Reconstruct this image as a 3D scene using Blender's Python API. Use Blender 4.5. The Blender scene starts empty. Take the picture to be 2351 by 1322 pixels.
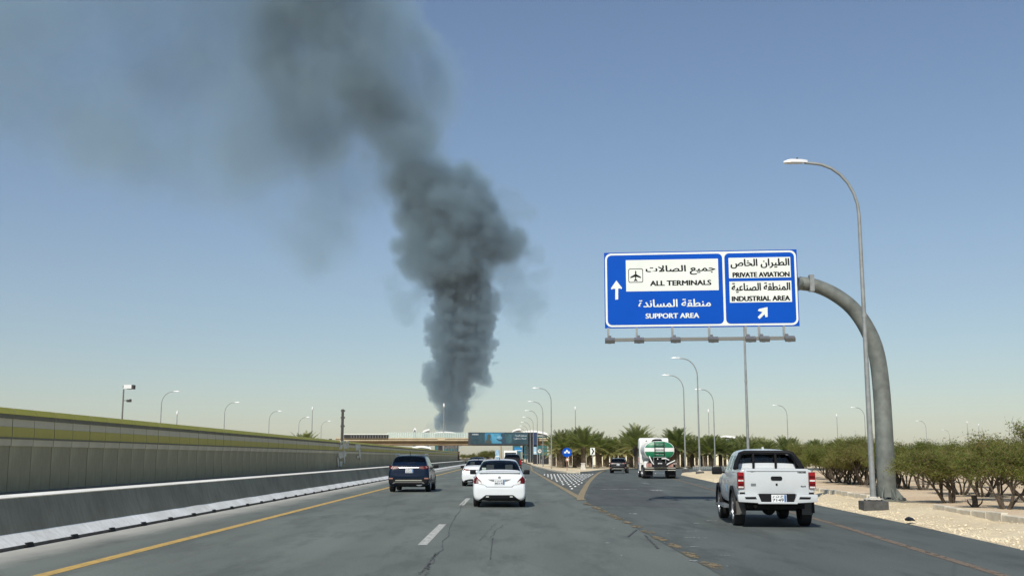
import bpy, bmesh, math, random
import numpy as np
from mathutils import Vector, Matrix, Euler, noise as mnoise
from mathutils.bvhtree import BVHTree

SC = bpy.context.scene
COL = SC.collection
R = math.radians
random.seed(7)

# ------------------------------------------------------------------ camera
H = 1.56                                   # eye height of the camera, inside a car
F, CX, CY = 2500.0, 1175.5, 661.0          # focal length and centre in photograph pixels
HZ, VX = 1049.0, 1168.0                    # horizon row and vanishing column of the road
PITCH = math.atan((HZ - CY) / F)
YAW = math.atan((CX - VX) * math.cos(PITCH) / F)
cam_d = bpy.data.cameras.new('camera')
cam_d.sensor_width = 36.0
cam_d.lens = 36.0 * F / 2351.0
cam_d.clip_start = 0.1
cam_d.clip_end = 30000
cam = bpy.data.objects.new('camera', cam_d)
cam.location = (0, 0, H)
cam.rotation_euler = Euler((R(90) + PITCH, 0, -YAW), 'XYZ')
COL.objects.link(cam)
SC.camera = cam

# ------------------------------------------------------------------ sky and sun
SUN_TO = Vector((-0.36, -1.02, 1.0)).normalized()      # towards the sun: behind and a little left
SUN_EL = math.asin(SUN_TO.z)
SUN_AZ = math.atan2(SUN_TO.x, SUN_TO.y)                # clockwise from +Y
world = bpy.data.worlds.new('World')
SC.world = world
world.use_nodes = True
nt = world.node_tree
nt.nodes.clear()
sky = nt.nodes.new('ShaderNodeTexSky')
sky.sky_type = 'NISHITA'
sky.sun_disc = False
sky.sun_elevation = SUN_EL
sky.sun_rotation = SUN_AZ
sky.altitude = 0
sky.air_density = 1.15
sky.dust_density = 0.5
sky.ozone_density = 4.5
bg = nt.nodes.new('ShaderNodeBackground')
bg.inputs['Strength'].default_value = 0.089
wo = nt.nodes.new('ShaderNodeOutputWorld')
nt.links.new(sky.outputs[0], bg.inputs['Color'])
nt.links.new(bg.outputs[0], wo.inputs['Surface'])

sun_d = bpy.data.lights.new('sun', 'SUN')
sun_d.energy = 3.9
sun_d.angle = R(0.53)
sun_d.color = (1.0, 0.955, 0.88)
sun = bpy.data.objects.new('sun', sun_d)
sun.rotation_euler = (-SUN_TO).to_track_quat('-Z', 'Y').to_euler()
COL.objects.link(sun)

SC.view_settings.view_transform = 'Standard'
SC.view_settings.look = 'None'
SC.view_settings.exposure = 0.12
SC.view_settings.gamma = 1.0
SC.view_settings.use_curve_mapping = False
SC.cycles.max_bounces = 7
SC.cycles.diffuse_bounces = 3
SC.cycles.glossy_bounces = 4
SC.cycles.transmission_bounces = 6
SC.cycles.transparent_max_bounces = 24
SC.cycles.volume_bounces = 1
SC.cycles.sample_clamp_indirect = 6.0
SC.cycles.use_denoising = True
SC.cycles.adaptive_threshold = 0.02

# ------------------------------------------------------------------ pixel -> place
_rot = cam.rotation_euler.to_matrix()
def ray(px, py):
    return (_rot @ Vector(((px - CX) / F, -(py - CY) / F, -1.0))).normalized()
def gp(px, py, z=0.0):
    """the point at height z that the photograph shows at a pixel"""
    d = ray(px, py)
    t = (z - H) / d.z
    return Vector((d.x * t, d.y * t, z))
def at_y(px, py, Y):
    """the point on the plane Y that the photograph shows at a pixel"""
    d = ray(px, py)
    t = Y / d.y
    return Vector((d.x * t, Y, H + d.z * t))
def at_x(px, py, X):
    d = ray(px, py)
    t = X / d.x
    return Vector((X, d.y * t, H + d.z * t))

# ------------------------------------------------------------------ materials
def srgb(r, g, b):
    f = lambda c: c / 12.92 if c <= 0.04045 else ((c + 0.055) / 1.055) ** 2.4
    return (f(r / 255), f(g / 255), f(b / 255), 1.0)
class NT:
    """small helper to wire a node tree"""
    def __init__(s, m):
        m.use_nodes = True
        s.t = m.node_tree
        s.b = s.t.nodes['Principled BSDF']
    def n(s, kind, **kw):
        nd = s.t.nodes.new('ShaderNode' + kind)
        for k, v in kw.items():
            if k in nd.inputs:
                nd.inputs[k].default_value = v
            else:
                setattr(nd, k, v)
        return nd
    def l(s, a, b):
        s.t.links.new(a, b)
    def coord(s, scale=(1, 1, 1), kind='Object'):
        tc = s.n('TexCoord')
        mp = s.n('Mapping')
        mp.inputs['Scale'].default_value = scale
        s.l(tc.outputs[kind], mp.inputs['Vector'])
        return mp.outputs[0]
    def noise(s, vec, scale, detail=4, rough=0.55):
        nd = s.n('TexNoise')
        nd.inputs['Scale'].default_value = scale
        nd.inputs['Detail'].default_value = detail
        nd.inputs['Roughness'].default_value = rough
        s.l(vec, nd.inputs['Vector'])
        return nd.outputs['Fac']
    def ramp(s, fac, stops):
        nd = s.n('ValToRGB')
        e = nd.color_ramp.elements
        while len(e) < len(stops):
            e.new(0.5)
        for i, (p, c) in enumerate(stops):
            e[i].position = p
            e[i].color = c if len(c) == 4 else (*c, 1)
        s.l(fac, nd.inputs['Fac'])
        return nd.outputs['Color']
    def mix(s, fac, a, b, mode='MIX'):
        nd = s.n('Mix', data_type='RGBA', blend_type=mode)
        for src, i in ((fac, 0), (a, 6), (b, 7)):
            if isinstance(src, (int, float)):
                nd.inputs[i].default_value = src
            elif isinstance(src, (tuple, list)):
                nd.inputs[i].default_value = src if len(src) == 4 else (*src, 1)
            else:
                s.l(src, nd.inputs[i])
        return nd.outputs[2]
    def bump(s, hgt, strength=0.3, dist=0.02):
        nd = s.n('Bump')
        nd.inputs['Strength'].default_value = strength
        nd.inputs['Distance'].default_value = dist
        s.l(hgt, nd.inputs['Height'])
        s.l(nd.outputs[0], s.b.inputs['Normal'])
def g3(v, k=1.0):
    return (v * k, v * k, v * k, 1.0)
def mat(name, col, rough=0.6, metal=0.0, var=0.0, scale=3.0, bump=0.0, coat=0.0, spec=None):
    m = bpy.data.materials.new(name)
    w = NT(m)
    col = tuple(col) if len(col) == 4 else (*col, 1.0)
    w.b.inputs['Base Color'].default_value = col
    w.b.inputs['Roughness'].default_value = rough
    w.b.inputs['Metallic'].default_value = metal
    if coat:
        w.b.inputs['Coat Weight'].default_value = coat
        w.b.inputs['Coat Roughness'].default_value = 0.06
    if spec is not None:
        w.b.inputs['Specular IOR Level'].default_value = spec
    if var or bump:
        v = w.coord()
        f = w.noise(v, scale, 6, 0.6)
        if var:
            lo = tuple(c * (1 - var) for c in col[:3]); hi = tuple(min(1, c * (1 + var)) for c in col[:3])
            w.l(w.ramp(f, [(0.3, lo), (0.7, hi)]), w.b.inputs['Base Color'])
        if bump:
            w.bump(w.noise(v, scale * 6, 3), bump, 0.01)
    return m

# ------------------------------------------------------------------ meshes and objects
def link(name, me, parent=None, mats=None):
    o = bpy.data.objects.new(name, me)
    COL.objects.link(o)
    if parent is not None:
        o.parent = parent
    if mats is not None and me is not None:
        for m in (mats if isinstance(mats, (list, tuple)) else [mats]):
            me.materials.append(m)
    return o
def tag(o, label=None, cat=None, group=None, kind=None):
    if label: o['label'] = label
    if cat: o['category'] = cat
    if group: o['group'] = group
    if kind: o['kind'] = kind
    return o
def thing(name, loc=(0, 0, 0), rz=0.0, label=None, cat=None, group=None, kind=None):
    o = bpy.data.objects.new(name, None)
    o.empty_display_size = 0.2
    COL.objects.link(o)
    o.location = loc
    o.rotation_euler = (0, 0, rz)
    return tag(o, label, cat, group, kind)
def smooth(me, on=True, angle=None):
    me.polygons.foreach_set('use_smooth', [on] * len(me.polygons))
    if angle is not None:
        try:
            me.set_sharp_from_angle(angle=angle)
        except Exception:
            pass
    return me
class MB:
    """collects simple shapes into one mesh"""
    def __init__(s):
        s.v = []; s.f = []; s.m = []; s.mi = 0
    def add(s, vs, fs):
        o = len(s.v)
        s.v += [tuple(p) for p in vs]
        s.f += [tuple(i + o for i in f) for f in fs]
        s.m += [s.mi] * len(fs)
        return s
    def box(s, c, d, rot=None):
        x, y, z = d[0] / 2, d[1] / 2, d[2] / 2
        vs = [Vector(p) for p in ((-x,-y,-z),(x,-y,-z),(x,y,-z),(-x,y,-z),(-x,-y,z),(x,-y,z),(x,y,z),(-x,y,z))]
        if rot is not None:
            vs = [rot @ p for p in vs]
        c = Vector(c)
        return s.add([p + c for p in vs], [(0,3,2,1),(4,5,6,7),(0,1,5,4),(1,2,6,5),(2,3,7,6),(3,0,4,7)])
    def quad(s, a, b, c, d):
        return s.add([a, b, c, d], [(0, 1, 2, 3)])
    def prism(s, pts, axis, a, b):
        """closed outline pts (2D) extruded along axis from a to b"""
        n = len(pts)
        mk = {'x': lambda p, t: (t, p[0], p[1]), 'y': lambda p, t: (p[0], t, p[1]), 'z': lambda p, t: (p[0], p[1], t)}[axis]
        vs = [mk(p, a) for p in pts] + [mk(p, b) for p in pts]
        fs = [tuple(range(n))[::-1], tuple(range(n, 2 * n))] + [(i, (i + 1) % n, (i + 1) % n + n, i + n) for i in range(n)]
        return s.add(vs, fs)
    def tube(s, path, rad, n=8, caps=True):
        path = [Vector(p) for p in path]
        rads = rad if isinstance(rad, (list, tuple)) else [rad] * len(path)
        rings = []
        up = Vector((0, 0, 1))
        prev = None
        for i, p in enumerate(path):
            if i == 0: t = path[1] - p
            elif i == len(path) - 1: t = p - path[i - 1]
            else: t = (path[i + 1] - p).normalized() + (p - path[i - 1]).normalized()
            t.normalize()
            if prev is None:
                a = t.cross(up)
                if a.length < 0.05: a = t.cross(Vector((0, 1, 0)))
            else:
                a = prev - t * prev.dot(t)
            a.normalize(); prev = a
            b = t.cross(a)
            rings.append([p + (a * math.cos(2*math.pi*k/n) + b * math.sin(2*math.pi*k/n)) * rads[i] for k in range(n)])
        vs = [q for r in rings for q in r]
        fs = []
        for i in range(len(path) - 1):
            for k in range(n):
                fs.append((i*n+k, (i+1)*n+k, (i+1)*n+(k+1) % n, i*n+(k+1) % n))
        if caps:
            fs.append(tuple(range(n)))
            fs.append(tuple(range((len(path)-1)*n, len(path)*n))[::-1])
        return s.add(vs, fs)
    def lathe(s, prof, n=24, axis='z', c=(0, 0, 0), closed=False):
        """prof: (radius, height) points turned round an axis"""
        vs = []
        for r, h in prof:
            for k in range(n):
                a = 2 * math.pi * k / n
                p = (r*math.cos(a), r*math.sin(a), h)
                if axis == 'x': p = (p[2], p[0], p[1])
                elif axis == 'y': p = (p[0], p[2], p[1])
                vs.append((p[0]+c[0], p[1]+c[1], p[2]+c[2]))
        fs = []
        m = len(prof)
        for i in range(m if closed else m - 1):
            j = (i + 1) % m
            for k in range(n):
                fs.append((i*n+k, i*n+(k+1) % n, j*n+(k+1) % n, j*n+k))
        if not closed:
            fs.append(tuple(range(n))[::-1]); fs.append(tuple(range((m-1)*n, m*n)))
        return s.add(vs, fs)
    def mesh(s, name='mesh', fix=True, sm=None):
        me = bpy.data.meshes.new(name)
        me.from_pydata(s.v, [], s.f)
        me.polygons.foreach_set('material_index', s.m)
        if fix:
            bm = bmesh.new(); bm.from_mesh(me)
            bmesh.ops.recalc_face_normals(bm, faces=bm.faces)
            bm.to_mesh(me); bm.free()
        me.update()
        if sm is not None:
            smooth(me, True, sm)
        return me
    def obj(s, name, mats, parent=None, sm=None, fix=True):
        return link(name, s.mesh(name, fix, sm), parent, mats)
def copy_tree(o, parent=None):
    c = o.copy(); COL.objects.link(c); c.parent = parent
    for ch in o.children:
        copy_tree(ch, c)
    return c
def bevel_mesh(me, w=0.01, seg=2, ang=0.6):
    bm = bmesh.new(); bm.from_mesh(me)
    es = [e for e in bm.edges if len(e.link_faces) == 2 and e.calc_face_angle(0) > ang]
    bmesh.ops.bevel(bm, geom=es, offset=w, segments=seg, affect='EDGES', profile=0.6)
    bm.to_mesh(me); bm.free(); me.update()
    return me
def interp(pts, t):
    """piecewise linear through (t, value) points"""
    if t <= pts[0][0]: return pts[0][1]
    for (a, va), (b, vb) in zip(pts, pts[1:]):
        if t <= b:
            k = (t - a) / (b - a)
            return va + (vb - va) * k
    return pts[-1][1]
def smooth_path(pts, n):
    """Catmull-Rom through points"""
    P = [Vector(p) for p in pts]
    P = [P[0]*2 - P[1]] + P + [P[-1]*2 - P[-2]]
    out = []
    segs = len(P) - 3
    for i in range(segs):
        a, b, c, d = P[i:i+4]
        for k in range(n):
            t = k / n
            out.append(0.5*((2*b) + (c-a)*t + (2*a-5*b+4*c-d)*t*t + (3*b-a-3*c+d)*t**3))
    out.append(P[-2])
    return out

# ------------------------------------------------------------------ lettering
_AR = {  # isolated, final, initial, medial
 'ا': (0xFE8D,0xFE8E,0,0), 'ب': (0xFE8F,0xFE90,0xFE91,0xFE92), 'ة': (0xFE93,0xFE94,0,0), 'ت': (0xFE95,0xFE96,0xFE97,0xFE98),
 'ج': (0xFE9D,0xFE9E,0xFE9F,0xFEA0), 'ح': (0xFEA1,0xFEA2,0xFEA3,0xFEA4), 'خ': (0xFEA5,0xFEA6,0xFEA7,0xFEA8), 'د': (0xFEA9,0xFEAA,0,0),
 'ر': (0xFEAD,0xFEAE,0,0), 'س': (0xFEB1,0xFEB2,0xFEB3,0xFEB4), 'ش': (0xFEB5,0xFEB6,0xFEB7,0xFEB8), 'ص': (0xFEB9,0xFEBA,0xFEBB,0xFEBC), 'ط': (0xFEC1,0xFEC2,0xFEC3,0xFEC4),
 'ع': (0xFEC9,0xFECA,0xFECB,0xFECC), 'ق': (0xFED5,0xFED6,0xFED7,0xFED8), 'ل': (0xFEDD,0xFEDE,0xFEDF,0xFEE0), 'م': (0xFEE1,0xFEE2,0xFEE3,0xFEE4),
 'ن': (0xFEE5,0xFEE6,0xFEE7,0xFEE8), 'ه': (0xFEE9,0xFEEA,0xFEEB,0xFEEC), 'و': (0xFEED,0xFEEE,0,0), 'ي': (0xFEF1,0xFEF2,0xFEF3,0xFEF4), 'L': (0xFEFB,0xFEFC,0,0)}
def shape_arabic(s):
    s = s.replace('لا', 'L')
    out = []
    for i, ch in enumerate(s):
        if ch not in _AR:
            out.append(ch); continue
        fm = _AR[ch]
        pj = i > 0 and s[i-1] in _AR and _AR[s[i-1]][2] != 0
        nj = i+1 < len(s) and s[i+1] in _AR and fm[2] != 0
        out.append(chr(fm[3] if pj and nj else fm[1] if pj else fm[2] if nj else fm[0]))
    return ''.join(reversed(out))
def text_mesh(body, width=None, height=None, arabic=False, bold=0.0, extrude=0.004):
    """flat lettering in the x-z plane facing -y, lower left at the origin, stretched to a size"""
    cu = bpy.data.curves.new('lettering', 'FONT')
    cu.body = shape_arabic(body) if arabic else body
    cu.size = 1.0
    cu.resolution_u = 3
    cu.offset = 0.0
    cu.extrude = 0.0
    o = bpy.data.objects.new('lettering', cu)
    COL.objects.link(o)
    dg = bpy.context.evaluated_depsgraph_get()
    dg.update()
    me = bpy.data.meshes.new_from_object(o.evaluated_get(dg))
    bpy.data.objects.remove(o); bpy.data.curves.remove(cu)
    n = len(me.vertices)
    co = np.empty(n * 3); me.vertices.foreach_get('co', co); co = co.reshape(-1, 3)
    lo, hi = co.min(0), co.max(0)
    sx = width / (hi[0]-lo[0]) if width else None
    sz = height / (hi[1]-lo[1]) if height else None
    sx = sx or sz; sz = sz or sx
    out = np.zeros_like(co)
    out[:, 0] = (co[:, 0]-lo[0]) * sx
    out[:, 2] = (co[:, 1]-lo[1]) * sz
    me.vertices.foreach_set('co', out.ravel())
    if bold:                                          # heavier strokes: the same outline laid beside itself
        bm = bmesh.new()
        for k, (dx, dz) in enumerate(((0, 0), (-1, 0), (1, 0), (0, 0.6))):
            bm.from_mesh(me)
            bm.verts.ensure_lookup_table()
            for v in bm.verts[k*n:(k+1)*n]:
                v.co += Vector((dx*bold, -0.0007*k, dz*bold))
        bm.to_mesh(me); bm.free()
    me.materials.clear()
    me.update()
    return me
# ------------------------------------------------------------------ ground materials
def asphalt_mat(name, base, dusty=False):
    m = bpy.data.materials.new(name); w = NT(m)
    v = w.coord()
    grain = w.noise(v, 24.0, 8, 0.85)
    big = w.noise(w.coord((0.5, 0.05, 1)), 1.0, 5, 0.6)
    patch = w.noise(w.coord((0.35, 0.12, 1)), 1.0, 3, 0.5)
    c = w.ramp(grain, [(0.30, tuple(b*0.50 for b in base)), (0.52, base), (0.72, tuple(b*1.55 for b in base))])
    c = w.mix(w.ramp(big, [(0.35, g3(0)), (0.75, g3(0.5))]), c, tuple(b*0.72 for b in base))
    c = w.mix(w.ramp(patch, [(0.45, g3(0)), (0.72, g3(0.6))]), c, tuple(b*1.35 for b in base))
    stain = w.noise(w.coord((1.1, 0.22, 1)), 1.0, 7, 0.7)
    c = w.mix(w.ramp(stain, [(0.49, g3(0)), (0.62, g3(0.75))]), c, tuple(b*0.60 for b in base))
    trk = w.n('TexWave', wave_type='BANDS', bands_direction='X'); trk.inputs['Scale'].default_value = 0.175; trk.inputs['Distortion'].default_value = 1.6; trk.inputs['Detail'].default_value = 3; trk.inputs['Detail Scale'].default_value = 0.4
    w.l(w.coord((1, 0.04, 1)), trk.inputs['Vector'])
    c = w.mix(w.ramp(trk.outputs['Fac'], [(0.5, g3(0)), (0.95, g3(0.30))]), c, tuple(b*0.7 for b in base))
    # thin cracks and sealing lines
    vo = w.n('TexVoronoi', feature='DISTANCE_TO_EDGE')
    vo.inputs['Scale'].default_value = 0.16
    w.l(w.mix(0.10, w.coord((1, 0.35, 1)), w.n('TexNoise', Scale=0.9, Detail=5).outputs['Color']), vo.inputs['Vector'])
    c = w.mix(w.ramp(vo.outputs['Distance'], [(0.0, g3(0.22)), (0.004, g3(0.0))]), c, tuple(b*0.4 for b in base))
    if dusty:      # pale dust blown against the barrier
        sp = w.n('SeparateXYZ'); tc = w.n('TexCoord'); w.l(tc.outputs['Object'], sp.inputs[0])
        wob = w.n('Math', operation='MULTIPLY_ADD'); w.l(w.noise(w.coord((1, 0.25, 1)), 1.6, 6, 0.65), wob.inputs[0])
        wob.inputs[1].default_value = 1.1; w.l(sp.outputs[0], wob.inputs[2])
        mr = w.n('MapRange'); w.l(wob.outputs[0], mr.inputs[0])
        for i, val in ((1, -8.0), (2, -6.6), (3, 0.92), (4, 0.0)): mr.inputs[i].default_value = val
        c = w.mix(mr.outputs[0], c, (0.52, 0.50, 0.44, 1))
    w.l(c, w.b.inputs['Base Color'])
    w.b.inputs['Roughness'].default_value = 0.82
    w.b.inputs['Specular IOR Level'].default_value = 0.35
    w.bump(w.noise(v, 60.0, 3), 0.25, 0.01)
    return m
M_ASPH = asphalt_mat('asphalt_main', (0.146, 0.164, 0.142), True)
M_RAMP = asphalt_mat('asphalt_ramp', (0.104, 0.118, 0.106))
M_PATCH = asphalt_mat('asphalt_patch', (0.088, 0.096, 0.089))
def sand_mat(name, a, b, stones=True, sc=1.0):
    m = bpy.data.materials.new(name); w = NT(m)
    v = w.coord()
    f = w.noise(v, 0.35*sc, 7, 0.62); f2 = w.noise(v, 6.0*sc, 5, 0.65)
    c = w.ramp(f, [(0.3, a), (0.7, b)])
    c = w.mix(w.ramp(f2, [(0.35, g3(0.0)), (0.75, g3(0.55))]), c, tuple(x*0.72 for x in a))
    if stones:
        vo = w.n('TexVoronoi'); vo.inputs['Scale'].default_value = 9.0; w.l(v, vo.inputs['Vector'])
        c = w.mix(w.ramp(vo.outputs['Distance'], [(0.05, g3(0.3)), (0.2, g3(0.0))]), c, tuple(min(1, x*1.25) for x in b))
    w.l(c, w.b.inputs['Base Color'])
    w.b.inputs['Roughness'].default_value = 0.95
    w.b.inputs['Specular IOR Level'].default_value = 0.1
    w.bump(w.noise(v, 14.0*sc, 6, 0.7), 0.6, 0.05)
    return m
M_SAND = sand_mat('sand', (0.66, 0.53, 0.34), (0.80, 0.69, 0.47))
M_SOIL = sand_mat('planted_soil', (0.60, 0.45, 0.29), (0.78, 0.64, 0.45))
M_FAR = sand_mat('desert', (0.50, 0.40, 0.27), (0.60, 0.50, 0.36), False, 0.1)
M_KERB = mat('kerb_concrete', (0.62, 0.56, 0.43), 0.85, 0, 0.25, 2.2, 0.5)
M_PEB = mat('pebble', (0.72, 0.62, 0.43), 0.9, 0, 0.3, 8)

def sheet(name, pts, z, m, kind='structure', parent=None):
    me = bpy.data.meshes.new(name)
    me.from_pydata([(p[0], p[1], z) for p in pts], [], [tuple(range(len(pts)))])
    bm = bmesh.new(); bm.from_mesh(me)
    for f in bm.faces:
        if f.normal.z < 0: f.normal_flip()
    bmesh.ops.triangulate(bm, faces=bm.faces[:])
    bm.to_mesh(me); bm.free()
    o = link(name, me, parent, m)
    if kind: o['kind'] = kind
    return o
def xyz(p): return (p.x, p.y)

# the desert floor
sheet('ground', [(-7000, -300), (7000, -300), (7000, 12000), (-7000, 12000)], -0.10, M_FAR)

# road edges
EDGE = [(-30, 4.7), (0, 7.1), (18.4, 8.7), (25.9, 9.42), (35.4, 10.1), (64.6, 12.5), (97.5, 15.2), (112, 17.6), (120, 20.5), (126, 26), (132, 40), (137, 70), (140, 110)]
def ex(Y): return interp(EDGE, Y)
LINE_R = 2.74                                   # right edge line of the main road
main_pts = [(-8.5, -30), (LINE_R + 0.1, -30), (LINE_R + 0.1, 42), (LINE_R+0.1, 100), (4.6, 125), (4.3, 210), (4.3, 900), (-8.5, 900)]
road = sheet('road', main_pts, 0.0, M_ASPH)
ramp_left = [(LINE_R + 0.1, -30), (LINE_R + 0.1, 43)] + [xyz(gp(*p)) for p in ((1345, 1121), (1356, 1104), (1369, 1092), (1378, 1085))] + [(12.5, 137), (20, 150), (40, 160), (110, 169)]
sheet('slip_road', ramp_left + [(x, y) for y, x in reversed(EDGE)], 0.004, M_RAMP)
gore_pts = [(LINE_R + 0.1, 43.2)] + [xyz(gp(*p)) for p in ((1345, 1121), (1356, 1104), (1369, 1092), (1378, 1085))] + [xyz(gp(1383, 1081)), (12.3, 136), (4.5, 150), (4.4, 125), (LINE_R + 0.1, 100)]
gore = sheet('gore_area', gore_pts, 0.005, asphalt_mat('asphalt_gore', (0.125, 0.130, 0.112)))
sheet('asphalt_patch', [xyz(gp(*p)) for p in ((1356, 1118), (1350, 1128), (1352, 1133), (1346, 1142), (1347, 1151), (1338, 1158.5), (1400, 1161), (1470, 1163), (1580, 1166.5), (1545, 1143), (1490, 1112), (1420, 1104), (1375, 1106))], 0.008, M_PATCH)

# ------------------------------------------------------------------ painted markings
def paint_mat(name, c, worn=0.3, ragged=0.0):
    m = bpy.data.materials.new(name); w = NT(m)
    f = w.noise(w.coord((6, 1.2, 1)), 2.0, 7, 0.7)
    w.l(w.ramp(f, [(0.5 - worn*0.5, tuple(x*0.55 + 0.03 for x in c)), (0.62, c)]), w.b.inputs['Base Color'])
    w.b.inputs['Roughness'].default_value = 0.7
    if ragged:       # paint worn through to the asphalt in patches
        al = w.noise(w.coord((2.2, 0.9, 1)), 2.4, 9, 0.78)
        w.l(w.ramp(al, [(0.5 - ragged*0.14, g3(1)), (0.5 + 0.10 - ragged*0.06, g3(0))]), w.b.inputs['Alpha'])
    return m
M_YEL = paint_mat('yellow_paint', (0.62, 0.40, 0.10))
M_YELW = paint_mat('worn_yellow_paint', (0.31, 0.24, 0.125), 0.8, -0.5)
M_ORG = paint_mat('faded_edge_paint', (0.20, 0.145, 0.09), 0.9, -0.2)
M_WHT = paint_mat('white_paint', (0.52, 0.52, 0.46), 0.3)
def ribbon(name, path, wdt, z, m, parent=None, kind='structure'):
    path = [Vector((p[0], p[1], 0)) for p in path]
    vs = []; fs = []
    for i, p in enumerate(path):
        t = (path[min(i+1, len(path)-1)] - path[max(i-1, 0)]).normalized()
        n = Vector((-t.y, t.x, 0)) * wdt / 2
        vs += [(p.x + n.x, p.y + n.y, z), (p.x - n.x, p.y - n.y, z)]
        if i: fs.append((2*i-2, 2*i-1, 2*i+1, 2*i))
    me = bpy.data.meshes.new(name); me.from_pydata(vs, [], fs)
    o = link(name, me, parent, m)
    if kind and parent is None: o['kind'] = kind
    return o
ribbon('yellow_line', [(-6.24, y) for y in range(-20, 600, 20)], 0.22, 0.004, M_YEL, road)
arm = [xyz(gp(1334, 1138)), xyz(gp(1341, 1124)), xyz(gp(1352, 1106)), xyz(gp(1366, 1092)), xyz(gp(1378, 1083.5)), xyz(gp(1388, 1080))]
ribbon('yellow_line', [(LINE_R, y) for y in (41, 60, 80, 100, 130)] + [(4.0, 200), (4.0, 400)], 0.25, 0.010, M_YELW, road)
ribbon('yellow_line', [(LINE_R - 0.12, 40.6)] + [(p.x, p.y) for p in smooth_path([(a[0], a[1], 0) for a in arm], 5)], 0.27, 0.012, M_YELW, road)
ribbon('edge_line', [(ex(y) - 1.75 + min(0, (y-30))*0.004, y) for y in range(6, 96, 3)], 0.17, 0.009, M_ORG, road)
for k in range(18):
    y0 = 3.7 + 16.4 * k
    MB().quad((-1.64, y0, 0.004), (-1.47, y0, 0.004), (-1.47, y0+6.1, 0.004), (-1.64, y0+6.1, 0.004)).obj('lane_dash', M_WHT, road)
# worn blobs of the old yellow line
rb = random.Random(3)
def blob(name, px, py, L, W, m, z=0.011, parent=road):
    c = gp(px, py)
    n = 13
    vs = [(c.x + math.cos(a)*W/2*rb.uniform(.6, 1.25), c.y + math.sin(a)*L/2*rb.uniform(.7, 1.15), z) for a in [2*math.pi*i/n for i in range(n)]]
    me = bpy.data.meshes.new(name); me.from_pydata(vs, [], [tuple(range(n))])
    return link(name, me, parent, m)
z1 = lambda u, v: (1200 + u/4.702, 1060 + v/4.702)
M_BROWN = paint_mat('old_yellow_paint', (0.23, 0.175, 0.085), 1.0, 0.25)
for (u, v) in ((700, 452), (790, 495), (870, 535), (960, 580), (1030, 612), (1120, 652), (1230, 697), (1350, 760), (1475, 828), (1640, 905), (1815, 1005), (2050, 1125)):
    blob('worn_dash', *z1(u, v), 1.3 if v > 600 else 2.4, 0.24, M_BROWN)
M_SPECK = paint_mat('chalky_mark', (0.42, 0.43, 0.40), 0.5, 0.3)
for (u, v, L, W) in ((1190, 560, .5, .3), (1395, 562, .3, .12), (985, 722, .16, .08), (1020, 808, .16, .08), (915, 877, .14, .1), (1068, 1012, .2, .07), (1790, 748, .12, .5), (1815, 818, .1, .3), (1920, 822, .1, .3), (1850, 918, .1, .22),
                     (1955, 885, .12, .08), (1720, 940, .15, .06), (1840, 1070, .25, .12), (2165, 1010, .1, .2), (2205, 1128, .1, .06), (1567, 770, .2, .06), (1540, 876, .1, .06), (1575, 384, .8, .35), (1445, 308, 2.2, .7), (1330, 232, 4.5, .25), (2030, 635, .2, .3), (1880, 664, .15, .15)):
    blob('paint_mark', *z1(u, v), L, W, M_SPECK)
a, b = gp(*z1(850, 296)), gp(*z1(1230, 297))
ribbon('paint_mark', [xyz(a), xyz(b)], 0.5, 0.0125, M_SPECK, road)
# skid marks
M_SKID = paint_mat('tyre_mark', (0.085, 0.088, 0.08), 0.9, 0.1)
for pts in (((1236, 725), (1140, 805)), ((1320, 790), (1460, 935))):
    ribbon('tyre_mark', [xyz(gp(*z1(*p))) for p in pts], 0.045, 0.012, M_SKID, road)
ribbon('tyre_mark', [xyz(gp(600 + u/2.991, 880 + v/2.991)) for u, v in ((1590, 1060), (1580, 1130), (1572, 1210))], 0.022, 0.006, M_SKID, road)
ribbon('tyre_mark', [xyz(gp(600 + u/2.991, 880 + v/2.991)) for u, v in ((1218, 1160), (1150, 1230), (1090, 1310))], 0.03, 0.006, M_SKID, road)

rc = random.Random(12)
def crack(pts, wd):
    P = smooth_path([(gp(*p).x, gp(*p).y, 0) for p in pts], 14)
    ribbon('crack', [(p.x + rc.uniform(-.05, .05), p.y + rc.uniform(-.02, .02)) for p in P], wd, 0.007, M_CRK, road)
M_CRK = paint_mat('sealed_crack', (0.105, 0.112, 0.102), 0.9, 0.25)
for pts, wd in (((1066, 1150), (1010, 1262), (965, 1318)), 0.025), (((1004, 1268), (985, 1300), (978, 1325)), 0.022), (((1140, 1200), (1118, 1220), (1105, 1240)), 0.02), (((1160, 1202), (1134, 1222), (1128, 1238)), 0.02):
    crack(pts, wd)
# ------------------------------------------------------------------ white studs filling the gore
m_stud = mat('white_stud', (0.78, 0.78, 0.74), 0.5, 0, 0.1, 5)
stud = MB(); prof = [(0.068, 0.0), (0.065, 0.018), (0.048, 0.038), (0.020, 0.046), (0.004, 0.048)]
stud.lathe(prof, 8)
stud_me = stud.mesh('road_stud'); smooth(stud_me); stud_me.materials.append(m_stud)
def gore_right(y):
    return interp([(43, 2.75)] + sorted([(gp(*p).y, gp(*p).x) for p in ((1345, 1121), (1356, 1104), (1369, 1092), (1378, 1085))]), y)
row = 0; y = 46.5; n_st = 0
while y < 104 and n_st < 300:
    x0, x1 = LINE_R + 0.38, gore_right(y) - 0.42
    sp = 0.29
    x = x0 + (sp/2 if row % 2 else 0)
    while x <= x1:
        o = link('road_stud', stud_me, gore); o.location = (x + rb.uniform(-.02, .02), y + rb.uniform(-.06, .06), 0.006); n_st += 1
        x += sp
    y += 4.15; row += 1

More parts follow.
